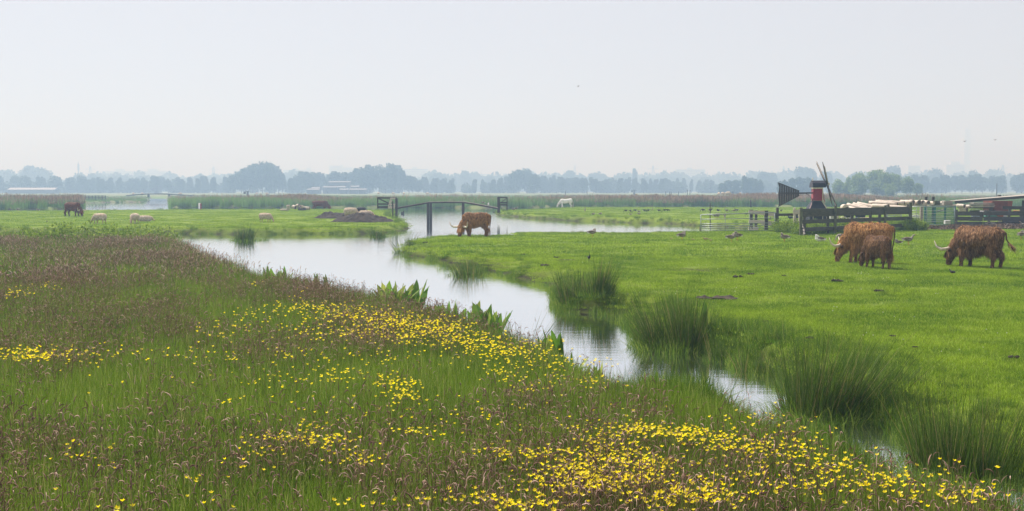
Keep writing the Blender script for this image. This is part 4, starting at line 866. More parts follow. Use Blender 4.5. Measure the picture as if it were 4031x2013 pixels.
gg(cC, 1922, 400, 'sit', 'white', -PI/2, 'white bird sitting on the right slope of the footbridge', .8, z=1.03)
gg(cC, 2012, 512, 'sit', 'dark', 0, 'dark duck swimming under the footbridge', .6, 'duck', z=-.5)
# birds in the sky
def fly(px, py, d, label):
    p = atd(px, py, d); b = MB(); b.tube([(-.2, 0, 0), (0, 0, 0), (.2, 0, 0)], [.02, .05, .02], 6)
    o = b.build('flying_bird', G_bk, loc=tuple(p), rot=(0, 0, .4)); o.scale = (.45,)*3; tag(o, label, 'bird', 'birds in flight')
    for sy in (1, -1): MB().poly([(-.08, 0, 0), (.08, 0, 0), (.04, .5*sy, .22), (-.06, .45*sy, .2)], (0, 0, .012)).build('wing', G_bk, o)
fly(2276, 341, 120, 'dark bird flying alone high in the middle of the sky'); fly(3797, 558, 110, 'bird flying in the sky above the right hand yard'); fly(3917, 552, 120, 'bird flying furthest right in the sky')
# far sheep and cattle, pale specks beyond the reeds
fs = MB(); fs.ball((0, 0, .55), (.55, .3, .32), 2); fs.ball((.6, 0, .45), (.16, .12, .12), 1)
for sx in (.3, -.3):
    for sy in (.12, -.12): fs.tube([(sx, sy, .4), (sx, sy, 0)], .05, 5)
fsm = fs.mesh('grazing_sheep', S_wsk, True)
for i, (x, y, d, l) in enumerate([(2866, 764, 260, 'white sheep standing out brightly on the marsh left of the mill'), (2846, 764, 300, None), (2830, 765, 300, None), (1011, 763, 420, None), (1052, 764, 420, None), (1490, 761, 430, None), (1548, 762, 430, None), (1590, 762, 430, None), (1683, 762, 430, None), (2915, 762, 420, None), (525, 764, 430, None), (560, 764, 430, None), (710, 764, 430, None)]):
    p = atd(x, y+3, d); o = obj('grazing_sheep', fsm, None, (p.x, p.y, max(p.z-.4, .4)), (0, 0, R.uniform(0, 6))); o.scale = (1.3,)*3
    tag(o, l or 'tiny pale sheep far off on the marsh behind the reeds', 'sheep', 'far off sheep on the marsh')
# ------------------------------------------------ timber bridge and its gates
W_dark = simple('dark_timber', (.085, .080, .072), (.045, .042, .038), 3, .9, (1, 1, 6)); W_grey = simple('weathered_timber', (.36, .33, .28), (.22, .20, .17), 3, .9, (1, 1, 5))
W_pale = simple('pale_timber', (.62, .57, .48), (.42, .38, .31), 3, .85, (1, 1, 5)); W_fen = simple('fence_timber', (.105, .10, .078), (.055, .055, .042), 2.5, .92, (1.2, 1.2, 8)); W_rot = simple('mossy_timber', (.14, .15, .09), (.07, .07, .045), 4, .95)
M_gal = simple('galvanised_steel', (.36, .41, .40), (.24, .28, .27), 12, .45, bump=.05, metal=.6); M_teal = simple('teal_paint', (.03, .19, .17), (.02, .13, .12), 10, .6, bump=.1)
BD = 108.5
def bp(x, y, dy=0): p = atd(x, y, BD+dy); return p
br = empty('footbridge', tuple(at(1758, 868, WZ)), 0, 'humped wooden footbridge over the channel in the middle', 'bridge'); bo = br.location.copy()
def rel(p, o=None): return Vector(p) - (o if o is not None else bo)
deck_pts = [(1562, 818), (1625, 807), (1690, 795.5), (1758, 794.5), (1825, 795), (1892, 806), (1960, 819)]
b = MB()
for (xa, ya), (xb, yb) in zip(deck_pts, deck_pts[1:]): b.bar(rel(bp(xa, ya)), rel(bp(xb, yb)), 1.0, .07)
b.build('deck', W_grey, br)
for dy in (-.46, .46):
    b = MB()
    for (xa, ya), (xb, yb) in zip(deck_pts, deck_pts[1:]): b.bar(rel(bp(xa, ya+3.4, dy)), rel(bp(xb, yb+3.4, dy)), .12, .12)
    b.build('beam', W_dark, br)
for x, w_ in ((1685, .26), (1696, .22), (1823, .26)):
    for dy in (-.38, .38): b = MB(); p = bp(x, 796, dy); b.box(rel((p.x, p.y, .35)), (w_, .22, 2.1)); b.build('pile', W_dark, br)
def frame_gate(name, label, posts, boards, braces, mat, base, d, thick=.06, postmat=None, cat='gate', group=None):
    """posts: (x, ytop, ybottom, width m); boards: (x0,y0,x1,y1,height m) in photo pixels at distance d"""
    o = atd(base[0], base[1], d); e = empty(name, tuple(o), 0, label, cat, group)
    for x, yt, yb, w_ in posts: a, c = atd(x, yt, d), atd(x, yb, d); MB().box((a+c)/2-o, (w_, w_, (a-c).length), jit=.006).build('post', postmat or mat, e)
    for x0, y0, x1, y1, h in boards: MB().bar(atd(x0, y0, d-.06)-o, atd(x1, y1, d-.06)-o, thick, h, jit=.006).build('board', mat, e)
    for x0, y0, x1, y1, h in braces: MB().bar(atd(x0, y0, d-.11)-o, atd(x1, y1, d-.11)-o, .04, h).build('brace', mat, e)
    return e
frame_gate('bridge_gate', 'dark timber gate panel at the left end of the footbridge', [(1487, 778, 822, .12), (1536, 779, 822, .12)], [(1485, 780, 1562, 780, .16), (1487, 804, 1560, 804, .14), (1487, 816, 1560, 816, .22)], [(1490, 782, 1535, 803, .12)], W_dark, (1520, 822), 112.5)
frame_gate('swing_gate', 'pale open timber gate leaning at the left end of the footbridge', [(1537, 781, 820, .08), (1557, 780, 819, .08)], [(1535, 782, 1557, 782, .14), (1532, 805, 1556, 805, .13), (1528, 817, 1554, 817, .22)], [(1537, 784, 1555, 816, .10), (1537, 783, 1528, 818, .08)], W_pale, (1545, 820), 110.3)
o = empty('gatepost', tuple(at(1561, 871, WZ)), 0, 'tall dark gatepost rising from the water at the left bridge end', 'post'); p = at(1561, 871, WZ); MB().box((0, 0, .95), (.22, .22, 2.4), jit=.01).build('post', W_dark, o); MB().box((-.35, 0, .9), (.12, .12, 2.0)).build('stay', W_fen, o)
frame_gate('bridge_gate', 'small dark timber gate frame at the right end of the footbridge', [(1963, 777, 838, .26), (1996, 778, 828, .10)], [(1960, 778, 1997, 778, .12), (1962, 799, 1996, 799, .12), (1962, 807, 1996, 807, .12)], [(1970, 800, 1993, 782, .07)], W_dark, (1975, 832), 109)
MB().box((0, 0, .12), (.36, .3, .26), jit=.03).box((.1, 0, .3), (.12, .1, .14), jit=.02).build('floating_crate', W_dark, loc=tuple(at(1585, 843, WZ)))
tag(bpy.data.objects['floating_crate'], 'dark box floating in the water left under the footbridge', 'box')
# white log heap on the left pasture
M_log = simple('peeled_log', (.60, .54, .45), (.45, .38, .30), 6, .8, (1, 1, 1)); M_end = simple('log_end', (.16, .12, .09), (.08, .06, .05), 20, .9); M_bark = simple('bark', (.16, .13, .11), (.09, .075, .065), 10, .95)
def log_thing(a, c, r, label, group, mat=M_log, end=M_end, name='log'):
    a, c = Vector(a), Vector(c); e = empty(name, tuple(a), 0, label, 'log', group); v = c-a; n = 6
    pts = [v*(k/n) + Vector([R.uniform(-.012, .012) for _ in range(3)]) for k in range(n+1)]
    MB().tube(pts, [r*R.uniform(.94, 1.06) for _ in range(n+1)], 10).build('stem', mat, e)
    d = v.normalized(); MB().tube([v+d*.002, v+d*.012], [r*.93, r*.92], 10).build('cut_end', end, e); MB().tube([-d*.012, -d*.002], [r*.92, r*.93], 10).build('cut_end', end, e)
    return e
wl = [((975, 735), (1075, 733), .12, 'long pale trunk lying at the left foot of the white log heap'), ((1075, 670), (1080, 722), .22, 'upright white stump in the heap'), ((1130, 690), (1170, 700), .24, 'thick white log in the heap right of the upright stump'), ((1175, 680), (1215, 672), .2, 'white log lying topmost in the heap'), ((1205, 715), (1300, 715), .2, 'dark barked log lying in front of the heap'), ((1240, 690), (1270, 700), .2, 'white log at the right of the topmost one'), ((1270, 705), (1345, 712), .2, 'pale log at the right end of the heap')]
for (a, c, r, l) in wl:
    pa, pc = atd(*cB(*a), 138), atd(*cB(*c), 138); pa.z = max(pa.z, .1); pc.z = max(pc.z, .12 if a[1] != 670 else .0); pa.y += R.uniform(-.4, .4); log_thing(pa, pc, r, l, 'white logs heaped before the reeds', M_bark if 'dark' in l else M_log)
mk = MB(); mk.tube([(0, 0, -.4), (.05, 0, .9)], .14, 8); p = at(785, 824, 0); o = mk.build('marker_post', simple('white_paint', (.8, .8, .8), (.7, .7, .7)), loc=(p.x, p.y, -.1)); tag(o, 'white and red marker post standing in the back ditch', 'post')
MB().tube([(.16, 0, -.4), (.18, 0, .85)], .10, 8).build('red_side', simple('red_paint', (.30, .03, .03), (.2, .02, .02)), o)
# ------------------------------------------------ far left fence and second bridge
fo = atd(360, 790, 262); e = empty('rail_fence', tuple(fo), 0, 'dark post and rail fence standing in the far water at the left', 'fence')
for i in range(9): x = 311+i*13.1; a, c = atd(x, 770, 262), atd(x, 797, 262); MB().box((a+c)/2-fo, (.16, .16, (a-c).length)).build('post', W_dark, e)
for y in (772, 778, 784, 790): MB().bar(atd(309, y, 261.8)-fo, atd(417, y, 261.8)-fo, .08, .13).build('rail', W_dark, e)
bo2 = atd(625, 780, 372); e = empty('far_bridge', tuple(bo2), 0, 'long low arched wooden bridge far off over the left channel', 'bridge'); pts2 = [(500, 771), (540, 767), (580, 764.5), (620, 764), (660, 764.5), (700, 767), (760, 771)]
b = MB()
for a, c in zip(pts2, pts2[1:]): b.bar(atd(*a, 372)-bo2, atd(*c, 372)-bo2, 2.2, .32)
b.build('deck', W_dark, e)
for x in (583, 587, 664, 668): a, c = atd(x, 766, 372), atd(x, 784, 372); MB().box((a+c)/2-bo2, (.35, .35, (a-c).length)).build('pile', W_dark, e)
for i in range(16): x = 520+i*13; MB().box(atd(x, 764.5+abs(x-620)*.035, 371)-bo2, (.12, .12, .5)).build('rail_post', W_grey, e)
# ------------------------------------------------ metal field gates
def metal_gate(name, label, cs, rails, ups, d0, d1, rr_=.024, mat=M_gal, base_y=914):
    """cs: left top, left bottom, right top, right bottom in photo pixels"""
    (lx, lt, lb), (rx, rt, rb) = cs; o = atd((lx+rx)/2, (lb+rb)/2, (d0+d1)/2); e = empty(name, tuple(o), 0, label, 'gate')
    def pt(u, v): x = lx+(rx-lx)*u; y = (lt+(rt-lt)*u)*(1-v)+(lb+(rb-lb)*u)*v; return atd(x, y, d0+(d1-d0)*u)-o
    for i, v in enumerate(rails): MB().tube([pt(0, v), pt(.33, v+.006), pt(.66, v-.004), pt(1, v)], rr_*(1.25 if i == 0 else .9), 7).build('rail', mat, e)
    for i, u in enumerate(ups): MB().tube([pt(u, 0), pt(u, 1)], rr_*(1.2 if i in (0, len(ups)-1) else .8), 7).build('upright', mat, e)
    return e, o
metal_gate('metal_gate', 'long seven bar galvanised field gate left of the yard fence', ((2759, 846, 913), (3050, 837, 915)), [0, .27, .53, .65, .78, .90, 1.0], [0, .33, .66, 1], 68, 68)
metal_gate('metal_gate', 'many barred galvanised gate closing the yard by the log pile', ((3588, 814, 884), (3757, 816, 887)), [0, .22, .38, .52, .62, .72, .83, 1.0], [0, .12, .36, 1], 80, 80)
p = ground(2804, 914); o = MB().tube([(0, 0, 0), (-.02, 0, .9), (-.03, 0, 1.72)], [.035, .03, .026], 7).build('thin_pole', W_dark, loc=(p.x, p.y-.3+1, p.z)); tag(o, 'thin dark pole standing behind the long metal gate', 'pole')
p = at(2956, 815, 0); o = MB().tube([(0, 0, -.1), (-.06, 0, 1.1)], [.10, .09], 7).build('leaning_post', W_dark, loc=tuple(at(2956, 817, 0))); tag(o, 'short leaning post standing before the reeds left of the mill tail', 'post')
# weathered board fence behind the metal gate
frame_gate('board_fence', 'weathered pale board fence behind the right end of the long metal gate', [(2957, 826, 909, .17), (2976, 829, 905, .14), (3016, 830, 909, .2)], [(2947, 835.5, 3000, 838.5, .22), (2998, 838, 3050, 845, .26), (2948, 872, 3000, 874.5, .22), (2998, 876, 3050, 882, .28), (2947, 899, 2985, 900, .2)], [], W_pale, (3000, 907), 70.5, postmat=W_dark, cat='fence')
e = frame_gate('plank_fence', 'dark two board fence section between the metal gate and the plank gate', [(3060, 818, 914, .14), (3054, 838, 914, .12)], [(3062, 846, 3142, 845, .15), (3062, 882.5, 3142, 881.5, .16)], [], W_fen, (3070, 914), 68.2, cat='fence')
frame_gate('plank_gate', 'narrow grey plank gate with a diagonal brace left of the yard fence', [(3127, 818, 905, .10), (3147, 833, 918, .09)], [(3122, 837, 3148, 834, .27), (3124, 884, 3148, 883, .22)], [(3127, 846, 3136, 876, .10)], W_pale, (3137, 918), 67)
# the yard fence
fe = empty('yard_fence', tuple(ground(3370, 925)), 0, 'long dark plank fence along the near side of the timber yard', 'fence'); fo = fe.location.copy()
def fpt(x, z):                               # along the fence line, between its two ends
    t = (x-3152)/(3588-3152); d = 64.5 + (70-64.5)*t if x > 3286 else 64.5; dd = atd(x, 800, 62.5+8.0*max(0, t)); return Vector((dd.x, dd.y, z))
for x, top, w_ in ((3152, 1.55, .14), (3287, 1.62, .13), (3483, 1.60, .12), (3582, 1.75, .17)): q = fpt(x, 0); MB().box((q.x-fo.x, q.y-.10-fo.y, top/2-.1), (w_, .13, top+.2), jit=.01).build('post', W_rot, fe)
for x in (3170, 3262, 3357, 3430, 3466): q = fpt(x, 0); MB().box((q.x-fo.x, q.y+.14-fo.y, .6), (.15, .12, 1.35)).build('post', W_fen, fe)
for z, h in ((1.38, .24), (1.155, .22), (.77, .22), (.345, .21)):
    for xa, xb in ((3153, 3286), (3288, 3430), (3431, 3583)):
        if z == 1.17 and xa == 3431: xb = 3470
        a, c = fpt(xa, z+R.uniform(-.01, .01)), fpt(xb, z+R.uniform(-.01, .01)); MB().bar(a-fo, c-fo, .035, h, jit=.006).build('board', W_fen, fe)
MB().bar(Vector(atd(3157, 884, 63.5))-fo, Vector(atd(3166, 925, 62))-fo, .10, .16).build('stay', W_grey, fe)
fe = empty('yard_fence', tuple(ground(3900, 890)), 0, 'low dark plank fence right of the many barred gate', 'fence'); fo = fe.location.copy()
for x in (3765, 3893, 3972, 4018, 4100): MB().box(atd(x, 862, 80.2)-fo, (.13, .12, 1.3 if x < 3960 else 1.6)).build('post', W_fen, fe)
for z, h in ((.88, .30), (.50, .30), (.14, .28)):
    for xa, xb in ((3762, 3870), (3872, 3975), (3977, 4150)): a, c = atd(xa, 800, 80), atd(xb, 800, 80); a.z = z+R.uniform(-.02, .02); c.z = z+R.uniform(-.02, .02); MB().bar(a-fo, c-fo, .04, h, jit=.01).build('board', W_fen, fe)
for z, h in ((1.28, .22), (.40, .25)): a, c = atd(3947, 800, 79.8), atd(4120, 800, 79.8); a.z = c.z = z; MB().bar(a-fo, c-fo, .035, h, jit=.01).build('board', W_dark, fe)
p = ground(3626, 903); o = MB().box((0, 0, .68), (.17, .17, 1.5), jit=.015).build('gatepost', W_grey, loc=tuple(p)); tag(o, 'grey square post standing in front of the many barred gate', 'post')
p = ground(3631, 901); o = MB().box((0, 0, .2), (.16, .16, .4), jit=.02).build('stump_post', W_dark, loc=(p.x+.12, p.y, p.z)); tag(o, 'short dark stump beside the grey square post', 'post')
# teal mesh panel
o0 = atd(3700, 880, 83); e = empty('mesh_panel', tuple(o0), 0, 'teal framed wire mesh screen behind the many barred gate', 'screen')
for x in (3641, 3680, 3720, 3758): MB().box(atd(x, 848, 83)-o0, (.13, .08, 1.35)).build('upright', M_teal, e)
for y in (814, 884): MB().bar(atd(3641, y, 83.1)-o0, atd(3758, y, 83.1)-o0, .05, .06).build('rail', M_teal, e)
b = MB()
for i in range(28): x = 3643+i*4.1; b.bar(atd(x, 815, 83)-o0, atd(x, 883, 83)-o0, .02)
for i in range(18): y = 815+i*3.8; b.bar(atd(3641, y, 83)-o0, atd(3758, y, 83)-o0, .02)
b.build('mesh', M_teal, e)
# a second low gate behind the yard fence
metal_gate('low_gate', 'small pale blue barred gate seen through the yard fence', ((3492, 842, 864), (3548, 844, 866)), [0, .3, .6, 1], [0, .5, 1], 76, 76, .03)
# ------------------------------------------------ log pile
LD = 84
def lp(c, x, y, d): return atd(*c(x, y), d)
logs = [(cH, 1190, 565, 1690, 690, .175), (cH, 1180, 620, 1420, 690, .16), (cH, 1350, 545, 1720, 640, .15), (cH, 1450, 540, 1930, 630, .18), (cH, 1740, 520, 2460, 555, .19), (cH, 1910, 485, 2640, 520, .16), (cH, 1830, 590, 2230, 600, .17), (cH, 2100, 610, 2700, 640, .16),
        (cI, -20, 420, 330, 400, .19), (cI, 80, 380, 340, 385, .13), (cI, 260, 390, 455, 398, .17), (cI, 380, 400, 530, 402, .16), (cI, 90, 450, 240, 462, .16), (cI, 500, 385, 640, 400, .14), (cH, 1085, 620, 1150, 625, .22), (cH, 1560, 660, 2100, 690, .18), (cH, 2240, 660, 2800, 690, .18), (cI, 620, 400, 800, 420, .13)]
ll = ['pale peeled log sloping down to the right at the left end of the pile', 'short pale log under the left end of the pile', 'thin pale log second from the left of the pile', 'thick pale log sloping down to a dark cut end', 'long straight pale log lying on top of the middle of the pile', 'pale log furthest back on top of the pile', 'short pale log below the long straight one', 'pale log low behind the right part of the yard fence',
      'thick pale log on top of the right half of the pile', 'thin pale log behind the thick one at the right half', 'pale log with a dark round end left of the first black post', 'pale log end just left of the first black post', 'short pale log under the right half of the pile', 'pale log end behind the first black post', 'short round log stub standing apart left of the pile', 'pale log lowest in the pile behind the fence', 'pale log half hidden behind the right end of the fence', 'thin pale log between the two black posts']
for i, (c_, x0, y0, x1, y1, r) in enumerate(logs):
    d = LD + (-1.2 if y0 > 560 else .5) + i*.05; a, c = lp(c_, x0, y0, d), lp(c_, x1, y1, d-1.1); log_thing(a, c, r, ll[i], 'peeled logs piled in the yard')
for i, (x, y, l, r_) in enumerate([(1290, 470, 'split pale log at the top of the small heap beside the plank stack', .14), (1330, 520, 'split pale log in the middle of the small heap beside the plank stack', .14), (1340, 555, 'split pale log at the foot of the small heap beside the plank stack', .12), (1400, 480, 'split pale log nearest the plank stack', .12)]):
    a = lp(cI, x-60, y-8, 82); c = lp(cI, x+80, y+8, 81.5); log_thing(a, c, r_, l, 'split logs by the plank stack')
for x, yt, l in ((3645.5, 775, 'taller black post rising left behind the log pile'), (3673.5, 775, 'black post rising right behind the log pile')):
    a = atd(x, yt, 86); o = MB().box((0, 0, a.z/2), (.16, .16, a.z), jit=.01).build('black_post', W_dark, loc=(a.x, a.y, 0)); tag(o, l, 'post')
o = MB().box((0, 0, .0), (.62, .5, .30)).box((0, -.26, 0), (.5, .02, .22)).build('wooden_crate', W_grey, loc=tuple(lp(cI, 1015, 412, 83)), bevel=.01); tag(o, 'grey weathered wooden crate lying on the boards right of the black posts', 'crate')
o = MB().box((0, 0, 0), (.38, .4, .30)).box((0, -.21, 0), (.30, .02, .22)).build('wooden_crate', W_rot, loc=tuple(lp(cI, 800, 405, 84)), bevel=.01); tag(o, 'mossy wooden crate beside the right black post', 'crate')
b = MB()
for x0, y0, x1, y1, w_ in [(290, 468, 600, 452, .09), (620, 460, 950, 455, .08), (700, 440, 870, 425, .06), (800, 590, 980, 535, .08), (870, 410, 950, 375, .07), (980, 490, 1240, 450, .09), (1000, 440, 1160, 445, .08), (270, 445, 520, 440, .07)]:
    pa, pc = lp(cI, x0, y0, 84), lp(cI, x1, y1, 84.5); o0 = pa.copy(); q = MB().bar(Vector((0, 0, 0)), pc-pa, .25, w_).build('loose_board', W_pale, loc=tuple(pa))
    tag(q, {290: 'pale board lying along the top of the many barred gate', 620: 'pale board lying between the posts and the crate', 700: 'short pale board slanting between the black posts', 800: 'grey board leaning behind the teal mesh screen', 870: 'dark board end sticking up left of the grey crate', 980: 'board slanting down right of the grey crate', 1000: 'board lying under the grey crate', 270: 'thin board lying furthest left above the gate'}[x0], 'board', 'loose boards on the wood stacks')
# sawn timber stack
e = empty('timber_stack', tuple(lp(cI, 1700, 700, 85)), 0, 'high stack of dark sawn planks left of the rusty container', 'timber stack'); o0 = e.location.copy()
for r_ in range(13):
    z0 = .50+r_*.088
    for k in range(4):
        xa = 1500+R.uniform(-50, 40)+(r_ % 3)*8 if k == 0 else None
    a, c = lp(cI, 1480+R.uniform(-40, 60)+max(0, 8-r_)*6, 500, 84.6+R.uniform(-.1, .1)), lp(cI, 1930+R.uniform(-15, 10), 500, 84.6)
    a.z = c.z = z0; MB().bar(a-o0, c-o0, .9, .060, jit=.02).build('plank', W_dark if r_ < 9 else W_grey, e)
M_rust = simple('rusty_steel', (.19, .058, .032), (.12, .038, .024), 3, .85, bump=.2)
q = lp(cI, 2130, 560, 84.5); e = empty('rusty_container', (q.x, q.y, 0), 0, 'rust red steel container under the long sloping roof in the yard', 'container')
wd2 = (2330-1925)*.1944*86/F
MB().poly([(-wd2/2, 0, .6), (wd2/2-.12, 0, .6), (wd2/2, 0, 1.72), (-wd2/2, 0, 1.72)], (0, 1.6, 0)).build('shell', M_rust, e)
MB().poly([(wd2*.28, -.004, .6), (wd2/2-.12, -.004, .6), (wd2/2, -.004, 1.70), (wd2*.28, -.004, 1.70)], (0, -.02, 0)).build('side_panel', simple('rust_dark', (.30, .09, .04), (.16, .05, .03), 3, .85), e)
RD = 89.5; o0 = lp(cI, 1900, 330, RD); e = empty('lean_to_roof', tuple(o0), 0, 'long flat weathered plank roof sloping over the right end of the yard', 'roof')
MB().bar(lp(cI, 1180, 372, RD)-o0, lp(cI, 2900, 232, RD)-o0, 2.4, .07).build('roof_boards', W_grey, e); MB().bar(lp(cI, 1170, 395, RD-1.2)-o0, lp(cI, 2900, 262, RD-1.2)-o0, .10, .20).build('fascia', W_dark, e)
for x in (2560, 2860): MB().box(Vector(lp(cI, x, 330, RD))-o0-Vector((0, 0, 1.25)), (.16, .16, 2.3)).build('post', W_dark, e)
MB().box(lp(cI, 2075, 262, RD)-o0, (.2, .2, .12)).build('vent_cap', W_dark, e)
q = lp(cI, 1950, 588, 80.6); o = MB().tube([Vector((-.95, 0, .02)), (0, 0, 0), (.95, 0, -.02)], .05, 8).build('white_pipe', simple('white_plastic', (.8, .8, .8), (.7, .7, .7)), loc=tuple(q)); tag(o, 'white pipe lying along the top of the low right fence', 'pipe')
# clutter between the fence boards
bits = [('paint_bucket', 'white bucket', (.7, .7, .68), (2170, 675, .30, .28), 'white bucket behind the low right fence'), ('orange_crate', 'crate', (.40, .13, .05), (2060, 680, .5, .22), 'rusty orange crate behind the low right fence'), ('green_tarp', 'tarpaulin', (.08, .25, .18), (1900, 672, .9, .16), 'green folded tarpaulin behind the low right fence'),
        ('grey_tub', 'tub', (.25, .30, .36), (1590, 670, .5, .22), 'grey blue tub behind the left part of the low right fence'), ('white_sack', 'sack', (.65, .64, .6), (340, 690, .6, .22), 'pale sack behind the bars of the many barred gate'), ('pink_sack', 'sack', (.5, .3, .26), (360, 745, .6, .2), 'pinkish sack low behind the many barred gate'), ('white_tub', 'tub', (.7, .7, .7), (1020, 800, .4, .2), 'white tub low behind the teal mesh screen'), ('red_bin', 'bin', (.45, .08, .05), (2440, 600, .5, .2), 'red bin at the right end of the yard fence')]
for nm, cat, col, (x, y, w_, h_), l in bits:
    q = lp(cI, x, y, 82); q.z = max(q.z-h_/2, 0); b = MB().box((0, 0, h_/2), (w_, .35, h_), jit=.03).box((0, 0, h_+.02), (w_*1.06, .4, .03), jit=.01); o = b.build(nm, simple(nm+'_m', col, tuple(c*.7 for c in col), 8, .7), loc=tuple(q), bevel=.012); tag(o, l, cat, 'clutter in the yard')
for i, (x, y, w_, h_, col, l) in enumerate([(905, 910, .22, .42, (.6, .5, .48), 'pinkish bottle crate seen between the fence boards by the first post'), (1000, 925, .5, .18, (.5, .5, .25), 'yellowish bale seen between the fence boards'), (1090, 915, .3, .2, (.6, .58, .5), 'pale box seen between the fence boards'), (1285, 930, .7, .16, (.7, .68, .66), 'white trough seen between the fence boards'), (1480, 930, .5, .2, (.15, .16, .2), 'dark drum seen between the fence boards'), (1650, 920, 1.1, .14, (.55, .42, .35), 'stack of pinkish boards lying low behind the fence'), (1880, 935, .9, .12, (.6, .45, .36), 'pale boards lying low near the end of the fence'), (820, 900, .35, .5, (.55, .56, .55), 'window frame leaning behind the fence beside the mill')]):
    q = atd(*cH(x, y), 74); q.z = max(q.z-h_/2, .02); b = MB().box((0, 0, h_/2), (w_, .3, h_), jit=.02).box((0, -.02, h_+.015), (w_*.9, .26, .03), jit=.01); o = b.build('yard_item', simple('yard_item_m%d' % i, col, tuple(c*.65 for c in col), 8, .8), loc=tuple(q)); tag(o, l, ['crate', 'bale', 'box', 'trough', 'drum', 'boards', 'boards', 'window frame'][i], 'clutter in the yard')
    o.name = ['bottle_crate', 'straw_bale', 'pale_box', 'white_trough', 'dark_drum', 'board_stack', 'board_stack', 'window_frame'][i]
# a wheeled trailer chassis behind the fence
q = atd(*cH(1300, 655), 79); e = empty('farm_trailer', (q.x, q.y, 0), 0, 'light farm trailer with black wheels standing behind the yard fence', 'trailer')
MB().box((0, 0, 1.02), (2.6, 1.2, .08)).build('bed', W_grey, e)
for sx in (-.35, .45): MB().tube([(sx, -.62, .78), (sx, -.50, .78)], .34, 18).build('wheel', simple('tyre', (.03, .03, .03), (.02, .02, .02)), e)
MB().bar((-1.3, 0, .95), (-2.9, 0, .98), .1, .1).build('drawbar', M_gal, e)
# brown litter heap and dead branch
dl = [mesh_np('litter', *leafball(60, .25, .14, .05, g1), simple('litter_m', (.22, .155, .10), (.09, .065, .045), 8, .95)) for _ in range(3)]
P = []
for (x0, x1, y, n) in [(3620, 3780, 903, 150), (3740, 3850, 897, 120), (3850, 4060, 897, 260), (3930, 4060, 890, 160)]:
    for _ in range(n): q = ground(R.uniform(x0, x1), y+R.gauss(0, 2.2)); P.append(tuple(q))
scatter('manure', np.array(P), dl, 'strip of brown straw and manure lying before the right hand fence', 'manure', scl=.8+.6*rng.random(len(P)))
def branch(b, p, d, r, depth):
    q = [p]; L_ = .28*(depth+1)*.5
    for k in range(4): d = (d + Vector([R.uniform(-.5, .5), R.uniform(-.4, .4), R.uniform(-.35, .35)])).normalized(); q.append(q[-1]+d*L_/3)
    b.tube(q, [r*(1-.15*k) for k in range(5)], 6)
    if depth: [branch(b, q[R.choice((2, 3, 4))], (d+Vector([R.uniform(-1, 1), R.uniform(-.5, .5), R.uniform(-.4, .9)])).normalized(), r*.65, depth-1) for _ in range(3)]
for x, y, l in ((3945, 893, 'bleached grey root stump lying on the brown strip behind the bull'), (3975, 885, 'smaller bleached branch right of the root stump')):
    b = MB(); branch(b, Vector((0, 0, .1)), Vector((-.5, 0, .6)), .07, 3); branch(b, Vector((0, 0, .1)), Vector((.7, 0, .4)), .06, 2); o = b.build('dead_branch', simple('bleached_wood', (.36, .32, .30), (.2, .18, .17)), loc=tuple(ground(x, y))); o.scale = (.75, .6, .42); tag(o, l, 'branch')
# weeds under the yard fence
n = 380; P = []
for _ in range(n):
    x = R.uniform(3160, 3580); q = fpt(x, 0); P.append((q.x, q.y+R.uniform(.35, 2.4), 0))
for _ in range(90): q = fpt(R.uniform(3560, 3625), 0); P.append((q.x, q.y+R.uniform(-.9, 1.2), 0))
for _ in range(90): q = ground(R.uniform(3050, 3160), 915+R.gauss(0, 2)); P.append((q.x, q.y, 0))
P = np.array(P); scatter('weeds', np.column_stack([P[:, :2], zat(P[:, :2])]), wd, 'nettles and weeds growing under the yard fence', 'weeds', scl=.45+.5*rng.random(len(P)))
# ------------------------------------------------ the little drainage mill
MD = 77.0; kx = MD/F
mo = atd(3217, 890, MD); mo.z = 0; me_ = empty('drainage_mill', tuple(mo), 0, 'small dark and red drainage mill with a tail vane behind the yard fence', 'windmill')
def mp(x, y, dy=0): p = atd(x, y, MD+dy); return Vector((p.x-mo.x, p.y-mo.y, p.z))
C_slate = simple('tarred_boards', (.030, .034, .045), (.018, .02, .028), 5, .7, (1, 1, 4)); C_red = simple('red_boards', (.27, .022, .035), (.19, .016, .026), 4, .55, (1, 1, 3), bump=.1); C_cream = simple('cream_paint', (.62, .58, .42), (.5, .46, .33), 8, .6)
C_tile = simple('cap_roof', (.045, .048, .062), (.025, .027, .038), 6, .55, (1, 1, 4))
def zpx(y): return mp(3217, y).z
hw = 34*kx; zt0, zt1 = zpx(826), zpx(792)
MB().box((0, .35, zt0/2), (2*hw, 1.2, zt0)).build('base_house', C_slate, me_)
b = MB(); a = [(-hw, -.25, zt0), (hw, -.25, zt0), (hw, .95, zt0), (-hw, .95, zt0)]; c = [(-17*kx, .08, zt1), (17*kx, .08, zt1), (17*kx, .62, zt1), (-17*kx, .62, zt1)]
va = [b.bm.verts.new(Vector(v)+Vector((0, 0, .002))) for v in a]; vc = [b.bm.verts.new(v) for v in c]
b.bm.faces.new(va); b.bm.faces.new(vc)
for k in range(4): b.bm.faces.new((va[k], va[(k+1) % 4], vc[(k+1) % 4], vc[k]))
b.build('tapered_base', C_slate, me_)
MB().bar((-hw-.03, -.27, zt0), (-17*kx-.02, .06, zt1), .05, .05).build('corner_board', simple('pink_trim', (.42, .30, .28), (.3, .2, .2)), me_); MB().bar((hw+.03, -.27, zt0), (17*kx+.02, .06, zt1), .05, .05).build('corner_board', C_cream, me_)
win = MB(); zc = zpx(857)
win.bar((-.36, -.265, zc-.16), (-.36, -.265, zc+.2), .03); win.bar((.30, -.265, zc-.16), (.30, -.265, zc+.2), .03); win.bar((-.20, -.265, zc+.12), (.12, -.265, zc+.12), .025, .03); win.build('window_frame', C_cream, me_)
